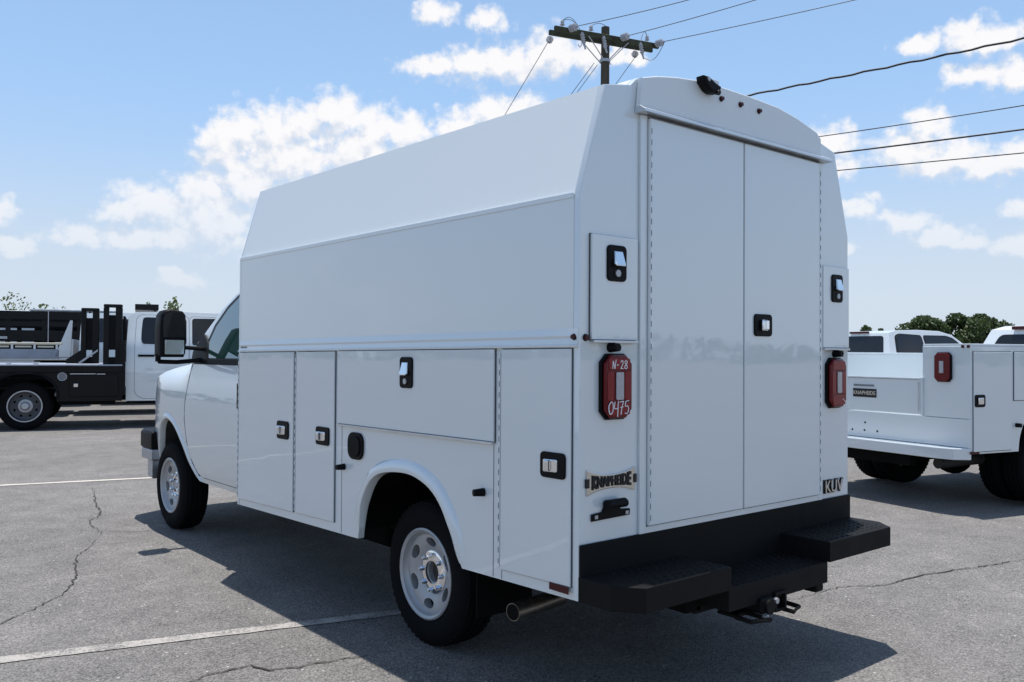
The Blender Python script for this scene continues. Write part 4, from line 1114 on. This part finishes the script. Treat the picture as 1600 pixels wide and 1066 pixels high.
# ---- pale box truck far behind the stake sides
BT = frame('box_truck', P0+nr_*13.5+fr_*(-.75), -17)
tag(BT, 'pale grey box truck roof showing above the black stake sides', 'truck')
obj('cargo_box', bx(-4.2, 1.9, 0, 2.3, 1.0, 2.66, .03), DECKG if 0 else PAINT, BT)
obj('box_roof', prism(bmesh.new(), [(-.05, 2.66), (-.1, 2.70), (.4, 2.80), (1.9, 2.73), (2.35, 2.70), (2.3, 2.66)], 'x', 0, 0.001) if 0 else bx(-.6, 1.92, -.02, 2.32, 2.661, 2.72, .02), ALU, BT)
obj('cab_body', prism(bmesh.new(), roundpoly([(1.95, .6), (4.1, .6), (4.1, 1.4), (3.7, 2.1), (1.95, 2.15)], .12, 3), 'y', .1, 2.2, .05), PAINTC, BT, smooth=35)
obj('undercarriage', bx(-4.1, 4.0, .6, 1.6, .55, .99), UNDER, BT)
place_wheels(BT, rw_, (-2.5, 3.2), 2.3, .425)

# ---- right: white open service body truck
ang_ = -14
RT = frame('service_truck', (5.81, .99, 0), ang_)
tag(RT, 'white pickup with open service body and red tail lamp, beside the tall van', 'truck')
RW = 2.0
zt_ = 1.492; zf_ = 1.415
# local: x forward, y to the left. near (right) side y=0
arr = spline([(.65, .53), (.67, .66), (.74, .80), (.88, .90), (1.08, .94), (1.28, .90), (1.42, .80), (1.49, .66), (1.51, .53)], 3)
sd1 = [(0, .53)]+arr+[(2.6, .53), (2.6, zt_), (0, zt_)]
obj('side_box', prism(bmesh.new(), sd1, 'y', 0, .04, .006), PAINT, RT, smooth=25)
obj('side_box', prism(bmesh.new(), [(a, min(b, zf_)) for a, b in sd1], 'y', RW-.04, RW, .006), PAINT, RT, smooth=25)
for a, b, zk in ((0.0, .497, zt_), (RW-.497, RW, zf_)):
    obj('box_end', bx(-.006, .03, a+.001, b, .84, zk, .006), PAINT, RT, smooth=25)
    obj('box_top', bx(.0, 2.6, a+.002, b, zk+.0005, zk+.020, .004), PAINT, RT)
obj('box_inner', bx(.03, 2.6, .46, .495, .84, zt_, .004), PAINT, RT); obj('box_inner', bx(.03, 2.6, RW-.495, RW-.46, .84, zf_, .004), PAINT, RT)
obj('bed_bulkhead', bx(2.55, 2.6, .5, RW-.5, .84, 1.41, .004), PAINT, RT)
obj('bed_floor', bx(.03, 2.6, .05, RW-.05, .82, .84), PAINT, RT)
obj('rear_skirt', bx(-.010, .03, .002, RW, .585, .838, .003), PAINT, RT)
obj('rear_step', prism(bmesh.new(), [(-.001, 0.002), (-.13, .08), (-.17, .25), (-.17, RW-.25), (-.13, RW-.08), (-.001, RW-.002)], 'z', .480, .583, .008), PAINT, RT, smooth=25)
bm = bmesh.new()
for (y, z) in ((1.162, .731), (1.324, .650), (1.170, .654), (1.012, .654)): cyl(bm, (-.012, y, z), (-.006, y, z), .011, 12)
obj('lamp_hole', bm, INK, RT)
tg = obj('tailgate', bx(-.012, .028, .512, RW-.512, .852, 1.178, .006), PAINT, RT, smooth=25)
obj('tailgate_cap', bx(-.022, .035, .505, RW-.505, 1.179, 1.192, .003), ALU, tg)
obj('tailgate_post', bx(-.025, .03, .482, .506, .842, 1.200, .004), PAINT, RT); obj('tailgate_post', bx(-.025, .03, RW-.506, RW-.482, .842, 1.200, .004), PAINT, RT)
bm = bmesh.new(); cyl(bm, (-.03, .522, 1.16), (-.03, .522, .88), .006, 8); obj('chain_rod', bm, ALU, tg)
obj('tailgate_handle', bx(-.022, -.012, 1.05, 1.30, 1.095, 1.112, .003), STICK, tg)
obj('name_badge', bx(-.019, -.012, 1.02, 1.31, .985, 1.070, .003), INK, tg)
text_mesh('KNAPHEIDE', .052, .001, BADGEM, tg, Matrix.Translation((-.0205, 1.165, 1.027)) @ Matrix.Rotation(R(-90), 4, 'Z') @ MR, bold=.0012)
def rt_lamp(y0, y1, z0, z1):
    c = .03; pts = [(y0+c, z0), (y1-c, z0), (y1, z0+c), (y1, z1-c), (y1-c, z1), (y0+c, z1), (y0, z1-c), (y0, z0+c)]
    l = obj('tail_lamp', prism(bmesh.new(), pts, 'x', -.006, -.03, .004), PLAST, RT, smooth=25)
    pts2 = [((y0+y1)/2+(a-(y0+y1)/2)*.93, (z0+z1)/2+(b-(z0+z1)/2)*.95) for a, b in pts]
    obj('lens', prism(bmesh.new(), pts2, 'x', -.03, -.045, .006), RED, l, smooth=25)
    m = (y0+y1)/2; obj('reverse_lens', bx(-.050, -.0455, m-.022, m+.022, z0+.08, z0+.19, .002), CLEARL, l)
rt_lamp(.182, .350, 1.165, 1.435); rt_lamp(RW-.350, RW-.182, 1.165, 1.435)
for y in (.02, .075):
    bm = bmesh.new(); cyl(bm, (-.006, y, 1.487), (-.018, y, 1.487), .014, 12); obj('marker_lamp', bm, REDD, RT)
# side doors (outer face at y=-.01)
def rt_door(x0, x1, z0, z1, lt=None):
    obj('door_gap_strip', bx(x0-.006, x1+.006, -.002, -.0005, z0-.006, z1+.006), SEAL, RT)
    d = obj('compartment_door', bx(x0, x1, -.012, -.0025, z0, z1, .003), PAINT, RT, smooth=25)
    if lt:
        x, z = lt
        l = obj('latch_plate', prism(bmesh.new(), rrect(x-.07, x+.07, z-.055, z+.055, .02, 3), 'y', -.0125, -.019, .003), PLAST, d, smooth=30)
        obj('latch_paddle', bx(x-.035, x+.035, -.032, -.0195, z-.03, z+.03, .006), CHROME, d)
    return d
rt_door(.02, .535, .553, 1.440, (.095, 1.003)); rt_door(.575, 1.60, 1.00, 1.44, (1.1, 1.35)); rt_door(1.64, 2.08, .553, 1.44, (1.7, 1.0)); rt_door(2.12, 2.56, .553, 1.44, (2.2, 1.0))
bm = bmesh.new(); cyl(bm, (.615, 0, .772), (.615, -.045, .772), .020, 12); obj('bump_stop', bm, PLAST, RT)
obj('side_reflector', bx(-.02, .10, -.006, -.001, .532, .556), REDD, RT)
wrt = yaxis_wheel(RT, (1.08, -.01, .395), proto=wr); wrt.scale = (1.12, 1.12, 1.12)
for lo, far in (((1.08, .24, .395), False), ((1.08, RW+.01, .395), True), ((1.08, RW-.24, .395), True), ((4.6, .06, .395), False), ((4.6, RW-.06, .395), True)):
    o = yaxis_wheel(RT, lo, far=far, proto=wr); o.scale = (1.12, 1.12, 1.12)
obj('undercarriage', bx(.05, 5.2, .55, 1.45, .42, .60), UNDER, RT)
obj('hitch_bar', bx(-.05, .05, .6, 1.4, .36, .47, .01), UNDER, RT)
bm = bmesh.new(); cyl(bm, (1.08, .2, .40), (1.08, 1.8, .40), .06, 12); bmesh.ops.create_uvsphere(bm, u_segments=16, v_segments=10, radius=.19, matrix=Matrix.Translation((1.08, 1.0, .37))); obj('rear_axle', bm, UNDER, RT, smooth=40)
bm = bmesh.new(); cyl(bm, (.10, .42, .40), (.9, .42, .42), .05, 14); obj('exhaust_pipe', bm, DARKST, RT)
obj('wheel_tub', bx(.60, 1.56, .04, .46, .955, .98), UNDER, RT)
def rear_glass(roof, belt, dx=0., dy=0.):
    def mp(a, b, d):   # a across, b height; follows the slanted back of the cab
        t = (b-(belt+.02))/((roof-.07)-(belt+.02)); return (dx-.02+.14*t-.008+d, dy+a, b)
    bm = patch(bmesh.new(), roundpoly([(.20, belt+.04), (1.60, belt+.04), (1.50, roof-.13), (.30, roof-.13)], .06, 3), mp, .2, .006)
    bmesh.ops.recalc_face_normals(bm, faces=bm.faces); return bm
def pickup_cab(p, u, dy, roof, belt, L=3.9, lamp=(.66, 1.14)):
    k = roof-1.93
    prf = [(0, .5), (1.6, .5)]+spline([(2.55, .5), (2.6, .72), (2.75, .88), (3.0, .94), (3.25, .88), (3.4, .72), (3.45, .5)], 3)+[(L, .5), (L+.05, .8), (L, belt-.20), (L-.15, belt-.10), (2.75, belt), (2.55, belt+.05), (1.95, roof-.09), (1.6, roof-.015), (.95, roof), (.35, roof-.02), (.12, roof-.07), (-.02, belt+.02), (-.02, 1.2)]
    cb, s_ = cab_shell(p, [(a+u, b) for a, b in prf], 0, 1.80, dy=dy, belt=belt, bev=.06, tumble=.36)
    obj('rear_window', rear_glass(roof, belt, u, dy), GLASSD, p)
    def sh(pts): return [(a+u, (b-1.40)*(roof-belt)/.53+belt) for a, b in pts]
    for side_ in (0, 1):
        wn = s_(roundpoly(sh([(.22, 1.45), (1.00, 1.44), (1.00, 1.80), (.42, 1.825), (.30, 1.79)]), .05, 3), .008, .006, GLASSD, 'window', p, side_)
        s_(roundpoly(sh([(.17, 1.425), (1.03, 1.415), (1.03, 1.825), (.40, 1.85), (.26, 1.81)]), .06, 3), .004, .003, INK, 'window_trim', wn, side_)
        wn = s_(roundpoly(sh([(1.10, 1.44), (2.35, 1.44), (1.92, 1.75), (1.75, 1.80), (1.10, 1.80)]), .05, 3), .008, .006, GLASSD, 'window', p, side_)
        s_(roundpoly(sh([(1.07, 1.415), (2.42, 1.415), (1.95, 1.78), (1.76, 1.825), (1.07, 1.825)]), .06, 3), .004, .003, INK, 'window_trim', wn, side_)
    obj('brake_lamp', bx(u+.07, u+.12, dy+lamp[0], dy+lamp[1], roof-.075, roof-.035, .008), REDD, p)
def pickup(u, v, label):
    p = frame('pickup_truck', C0+hv*u+nv*v, ang_)
    tag(p, label, 'pickup')
    pickup_cab(p, 0, 0, 1.93, 1.40)
    bm = bmesh.new(); box(bm, -1.75, -.06, -.02, .05, .55, 1.28, .02); obj('bed_side', bm, PAINTC, p, smooth=30)
    bm = bmesh.new(); box(bm, -1.75, -.06, 1.75, 1.82, .55, 1.28, .02); obj('bed_side', bm, PAINTC, p, smooth=30)
    obj('tailgate', bx(-1.80, -1.752, -.02, 1.82, .6, 1.28, .01), PAINTC, p, smooth=30); obj('bed_floor', bx(-1.75, -.06, .051, 1.749, .7, .74), PAINTC, p)
    obj('undercarriage', bx(-1.7, 3.8, .4, 1.4, .40, .60), UNDER, p)
    for x in (-.95, 3.0):
        for far, y in ((False, .0), (True, 1.80)):
            o = yaxis_wheel(p, (x, y, .38), far=far, proto=wr); o.scale = (1.08, 1.08, 1.08)
    return p
pickup_cab(RT, 2.64, .12, 1.79, 1.36, L=2.9, lamp=(.45, 1.35))

# ---- two white pickups further on (seen from behind, over the service body)
hv = Vector((math.cos(R(ang_)), math.sin(R(ang_)), 0)); nv = Vector((-hv.y, hv.x, 0)); C0 = Vector((5.81, .99, 0))
pickup(7.05, 6.85, 'white pickup cab whose dark side windows show above the open service body')

# ==================================================================================== utility pole and wires
PX, PY = 19.32, 18.55
UP = empty('utility_pole', (PX, PY, 0)); tag(UP, 'wooden utility pole with double crossarm and insulators rising behind the van', 'utility pole')
bm = bmesh.new(); tube(bm, [(0, 0, -.3), (0, 0, 4), (0.0, 0, 9), (.02, 0, 12.66)], lambda t: .19-.05*t, 16); obj('pole', bm, WOOD, UP, smooth=50)
ad = Vector((21.35-17.42, 17.86-18.99, 0)); half = ad.length/2; ad.normalize(); an = Vector((-ad.y, ad.x, 0))
ZA = 12.24
def armpt(s, off=0., dz=0.): return ad*s+an*off+Vector((0, 0, ZA+dz))
for k, off in enumerate((-.20, .20)):
    bm = bmesh.new(); n = 8; hw, hh = .055, .085
    vs = []
    for s in (-half, half):
        for a, b in ((-hw, -hh), (hw, -hh), (hw, hh), (-hw, hh)): vs.append(bm.verts.new(armpt(s, off+a, b)))
    for f in ((0, 1, 2, 3), (7, 6, 5, 4), (0, 4, 5, 1), (1, 5, 6, 2), (2, 6, 7, 3), (3, 7, 4, 0)): bm.faces.new([vs[i] for i in f])
    bmesh.ops.recalc_face_normals(bm, faces=bm.faces)
    bmesh.ops.bevel(bm, geom=bm.edges[:], offset=.012, segments=1, affect='EDGES'); obj('crossarm', bm, ARMW, UP)
for s in (-1, 1):
    for off in (-.20, .20):
        bm = bmesh.new(); tube(bm, [armpt(s*.78, off*1.3, -.08), ad*(s*.10)+an*off*.7+Vector((0, 0, ZA-.78))], .018, 5); obj('arm_brace', bm, GALV, UP)
def disc_ins(p, q, n_=3, r=.13):
    """dead-end string of discs from p towards q"""
    p = Vector(p); q = Vector(q); d = (q-p).normalized(); bm = bmesh.new()
    for i in range(n_):
        a = p+d*(.10+.10*i); cyl(bm, a, a+d*.035, r, 16, r*.55); cyl(bm, a+d*.035, a+d*.09, .04, 8)
    cyl(bm, p, p+d*(.12+.1*n_), .018, 6)
    return obj('insulator', bm, CERAM, UP, smooth=40)
def pin_ins(s, off, h=.32):
    bm = bmesh.new(); a = armpt(s, off, .08); cyl(bm, a, a+Vector((0, 0, h*.5)), .016, 6)
    cyl(bm, a+Vector((0, 0, h*.5)), a+Vector((0, 0, h*.62)), .085, 14, .07); cyl(bm, a+Vector((0, 0, h*.62)), a+Vector((0, 0, h*.8)), .05, 12); cyl(bm, a+Vector((0, 0, h*.8)), a+Vector((0, 0, h)), .07, 12, .045)
    return obj('insulator', bm, CERAM, UP, smooth=40)
def vfuse(s, off):
    a = armpt(s, off, -.02); b = a+Vector((.06, -.05, -.42)); bm = bmesh.new()
    cyl(bm, a, b, .045, 10)
    for k in range(4): c_ = a.lerp(b, .15+.2*k); cyl(bm, c_, c_+Vector((0, 0, -.03)), .075, 12)
    cyl(bm, b, b+Vector((.04, -.02, -.14)), .03, 8)
    return obj('fuse_cutout', bm, CERAM, UP, smooth=40)
wdir = Vector((-(-500-800)/1362*0.76631-0.64232, (500+800)/1362*-0.64244-0.7663, 0)).normalized()   # towards the camera's right
ends = [(-1.55, 0), (.45, 0), (1.85, 0)]
toward = []
for s, _ in ends:
    a = armpt(s, -.27, .02); disc_ins(a, a+wdir, 3); toward.append(a+wdir*.42)
for s in (-1.93, 1.45):
    a = armpt(s, .27, -.12); disc_ins(a, a+Vector((.35, .9, -.3)), 2, .12)
for s in (-1.65, -.55, 1.70): pin_ins(s, 0)
for s in (-1.05, -.22, 1.25): vfuse(s, -.28)
bm = bmesh.new()
def loop(p, q, h, n_=8): tube(bm, [Vector(p).lerp(Vector(q), i/n_)+Vector((0, 0, h*math.sin(math.pi*i/n_))) for i in range(n_+1)], .011, 4)
loop(armpt(-1.65, 0, .38), armpt(-1.05, -.3, -.05), .22); loop(armpt(-.55, 0, .38), armpt(.1, -.1, .35), .14); loop(armpt(1.70, 0, .38), armpt(1.25, -.3, .02), .25)
loop(toward[2], armpt(1.40, -.32, -.55), -.30); loop(armpt(-1.2, -.3, -.45), armpt(-1.0, -.3, -.05), -.25); loop(toward[0], armpt(-1.65, 0, .38), .2)
obj('jumper_wire', bm, WIREM, UP)
bm = bmesh.new(); cyl(bm, (0, 0, ZA-.80), (0, 0, ZA-.70), .19, 14); box(bm, .12, .30, -.02, .02, ZA-.80, ZA-.78); obj('pole_band', bm, GALV, UP)
WP = Vector((PX, PY, 0))
def wire(name, p, q, sag, r, m, label, n_=28, grp_='power lines running from the pole', cat='power line', twist=0.):
    p = Vector(p); q = Vector(q)
    pts = []
    for i in range(n_+1):
        t = i/n_; v = p.lerp(q, t)+Vector((0, 0, -sag*4*t*(1-t)))
        if twist: v += Vector((0, 0, twist*math.sin(i*1.7)))
        pts.append(v)
    bm = bmesh.new(); tube(bm, pts, r, 6); return tag(obj(name, bm, m, smooth=60), label, cat, grp_)
ends_w = [(WP+toward[0], (18.15, 15.6, 12.42), (905, 40)), (WP+toward[1], (19.87, 14.16, 12.43), 0), (WP+toward[2], (21.99, 12.38, 12.45), 0)]
lab = ['thin power line from the crossarm end nearest the tall cloud', 'thin power line from the middle of the crossarm', 'thin power line from the far right end of the crossarm']
for k, (a, b, _) in enumerate(ends_w):
    a = Vector(a); b = Vector(b); d = (b-a); e = a+d*9
    wire('power_line', a, e, .9, .013, WIREM, lab[k])
# service cables at lower heights, passing to the right of the van
for (b, q, r, sg, lb_, tw) in [((21.41, 14.22, 9.74), (19.49, 5.41, 8.71), .030, .35, 'thick twisted cable, highest of the four right of the van roof', .018),
                     ((23.11, 12.82, 8.42), (19.51, 5.43, 7.17), .014, .3, 'thin grey cable, second of the four right of the van', 0),
                     ((23.59, 12.43, 7.91), (19.52, 5.43, 6.62), .024, .25, 'black cable, third of the four right of the van', 0),
                     ((23.65, 12.39, 7.35), (19.53, 5.43, 6.08), .015, .25, 'black cable, lowest of the four right of the van', 0)]:
    # hang them from the pole and let them pass the two sighted points
    b = Vector(b); q = Vector(q); a = Vector((PX, PY, 0))
    zz = {9.74: 9.35, 8.42: 7.95, 7.91: 7.45, 7.35: 6.95}[round(b.z, 2)]
    # depth along the line of sight is free: carry both sighted points into one vertical plane through the pole
    cam_p = Vector((-2.26293, -2.31149, 1.396))
    pd = Vector((.30, -.953, 0)).normalized(); pn = Vector((pd.y, -pd.x, 0))
    def onplane(v):
        d = (v-cam_p); t = (a-cam_p).dot(pn)/d.dot(pn); return cam_p+d*t
    B = onplane(b); Q = onplane(q)
    # parabola through B and Q and the pole height zz
    u1, u2 = (B-a).dot(pd), (Q-a).dot(pd)
    import itertools
    # z = zz + c1 u + c2 u^2
    det = u1*u2*u2-u2*u1*u1
    c1 = ((B.z-zz)*u2*u2-(Q.z-zz)*u1*u1)/det; c2 = (u1*(Q.z-zz)-u2*(B.z-zz))/det
    pts = []; nn_ = 60; UM = max(u2, u1)*1.5
    for i in range(nn_+1):
        u = UM*i/nn_; pts.append(Vector((a.x+pd.x*u, a.y+pd.y*u, zz+c1*u+c2*u*u+tw*math.sin(i*1.9))))
    bm = bmesh.new(); tube(bm, pts, r, 6); tag(obj('overhead_cable', bm, CABLEM, smooth=60), lb_, 'cable', 'cables strung low on the utility pole')
# down guys
gl = ['guy wire falling from the left end of the crossarm', 'guy wire falling from beside the pole, next to its twin', 'guy wire falling from the pole itself, right of its twin', 'guy wire falling from the right end of the crossarm']
for k, (s, dz, tx) in enumerate(((-1.93, -.12, .0), (-.25, -.75, 0), (-.12, -.80, 0), (1.45, -.25, 0))):
    a = WP+armpt(s, .3, dz); e = a+Vector((6.6, 24, -10.5)) if k in (0, 3) else a+Vector((3.0, 21, -11))
    wire('guy_wire', a, e, .2, .012, WIREM, gl[k], cat='wire', grp_='guy wires of the utility pole')

# ==================================================================================== trees
def leaf_cloud(bm, c, rad, n_, size):
    for _ in range(n_):
        while True:
            v = Vector((random.uniform(-1, 1), random.uniform(-1, 1), random.uniform(-1, 1)))
            if .25 < v.length < 1: break
        p = Vector(c)+Vector((v.x*rad[0], v.y*rad[1], v.z*rad[2])); s = size*random.uniform(.6, 1.4)
        a = Vector((random.gauss(0, 1), random.gauss(0, 1), random.gauss(0, 1))).normalized(); b = a.orthogonal().normalized()
        c_ = a.cross(b)
        bm.faces.new([bm.verts.new(p+b*s), bm.verts.new(p+c_*s*.6), bm.verts.new(p-b*s), bm.verts.new(p-c_*s*.6)])
def tree(x, y, h, wd, label, n_=5200, leaf=.19, m=LEAF, group=None, low=.25, airy=1.):
    t = empty('tree', (x, y, 0)); tag(t, label, 'tree', group)
    bm = bmesh.new(); tube(bm, [(0, 0, -.2), (random.uniform(-.1, .1), 0, h*.3), (random.uniform(-.3, .3), .1, h*.8)], lambda q: h*.028*(1-.75*q), 8)
    cs = []
    for i in range(11):
        a = random.uniform(0, 2*math.pi); rr = wd*random.uniform(.1, .36); z = h*random.uniform(low+.15, .86)
        cs.append((rr*math.cos(a), rr*math.sin(a), z)); tube(bm, [(0, 0, z*.55), (cs[-1][0]*.5, cs[-1][1]*.5, z*.85), cs[-1]], lambda q: h*.010*(1-.7*q), 5)
    cs.append((0, 0, h*.88))
    obj('trunk', bm, BARK, t)
    bm = bmesh.new()
    for c_ in cs:
        k = random.uniform(.75, 1.2)*airy; leaf_cloud(bm, c_, (wd*.19*k, wd*.19*k, h*.12*k), n_//12, leaf)
    obj('crown', bm, m, t)
    return t
tree(97.8, 43.9, 6.3, 6.6, 'round dark green tree above the white pickups, left of the taller clump', group='trees beyond the pickups')
tree(101.0, 41.6, 6.5, 6.4, 'dark green tree in the middle of the clump above the pickups', group='trees beyond the pickups')
tree(103.2, 39.8, 6.5, 6.2, 'dark green tree at the right of the clump above the pickups', group='trees beyond the pickups')
tree(105.5, 38.2, 5.6, 3.6, 'small dark green tree at the right edge of the clump', n_=2000, group='trees beyond the pickups')
tree(97.2, 44.9, 4.9, 2.2, 'small low tree just left of the round tree', n_=900, group='trees beyond the pickups')
tree(93.0, 48.3, 5.0, 2.4, 'tiny tree peeking over the pickup roof beside the van', n_=900, group='trees beyond the pickups')
tree(94.4, 47.1, 4.8, 1.3, 'narrow tiny tree right of the one beside the van', n_=500, group='trees beyond the pickups')
tree(18.4, 58.4, 5.2, 1.5, 'feathery light green sapling above the white crew cab roof', n_=420, leaf=.12, m=LEAFL, group='saplings beyond the trucks', airy=1.2)
tree(17.0, 59.4, 4.9, 1.2, 'dark sapling beside the black cab shield', n_=420, leaf=.12, group='saplings beyond the trucks')
tree(10.0, 65.4, 5.3, 2.2, 'sparse pale sapling above the black stake sides', n_=330, leaf=.11, m=LEAFL, group='saplings beyond the trucks', airy=1.3)
tree(11.6, 64.5, 4.7, 3.0, 'low pale bushy sapling over the box truck roof', n_=420, leaf=.12, m=LEAFL, group='saplings beyond the trucks', airy=1.1)
tree(8.3, 65.8, 4.4, 2.0, 'low green sapling at the left end of the stake sides', n_=420, leaf=.14, group='saplings beyond the trucks')
# far woods all round the lot, a low dark band
bm = bmesh.new()
for i in range(1500):
    a = random.uniform(0, 2*math.pi); rr = random.uniform(190, 230); h = 2.6+1.3*math.sin(a*7)+1.2*math.sin(a*17+1)
    for k in range(10):
        leaf_cloud(bm, (rr*math.cos(a)+random.uniform(-3, 3), rr*math.sin(a)+random.uniform(-3, 3), random.uniform(.0, max(1.5, h))), (1.6, 1.6, 1.0), 1, 1.1)
tag(obj('distant_woods', bm, LEAF), 'far dark line of woods round the lot', kind='stuff')
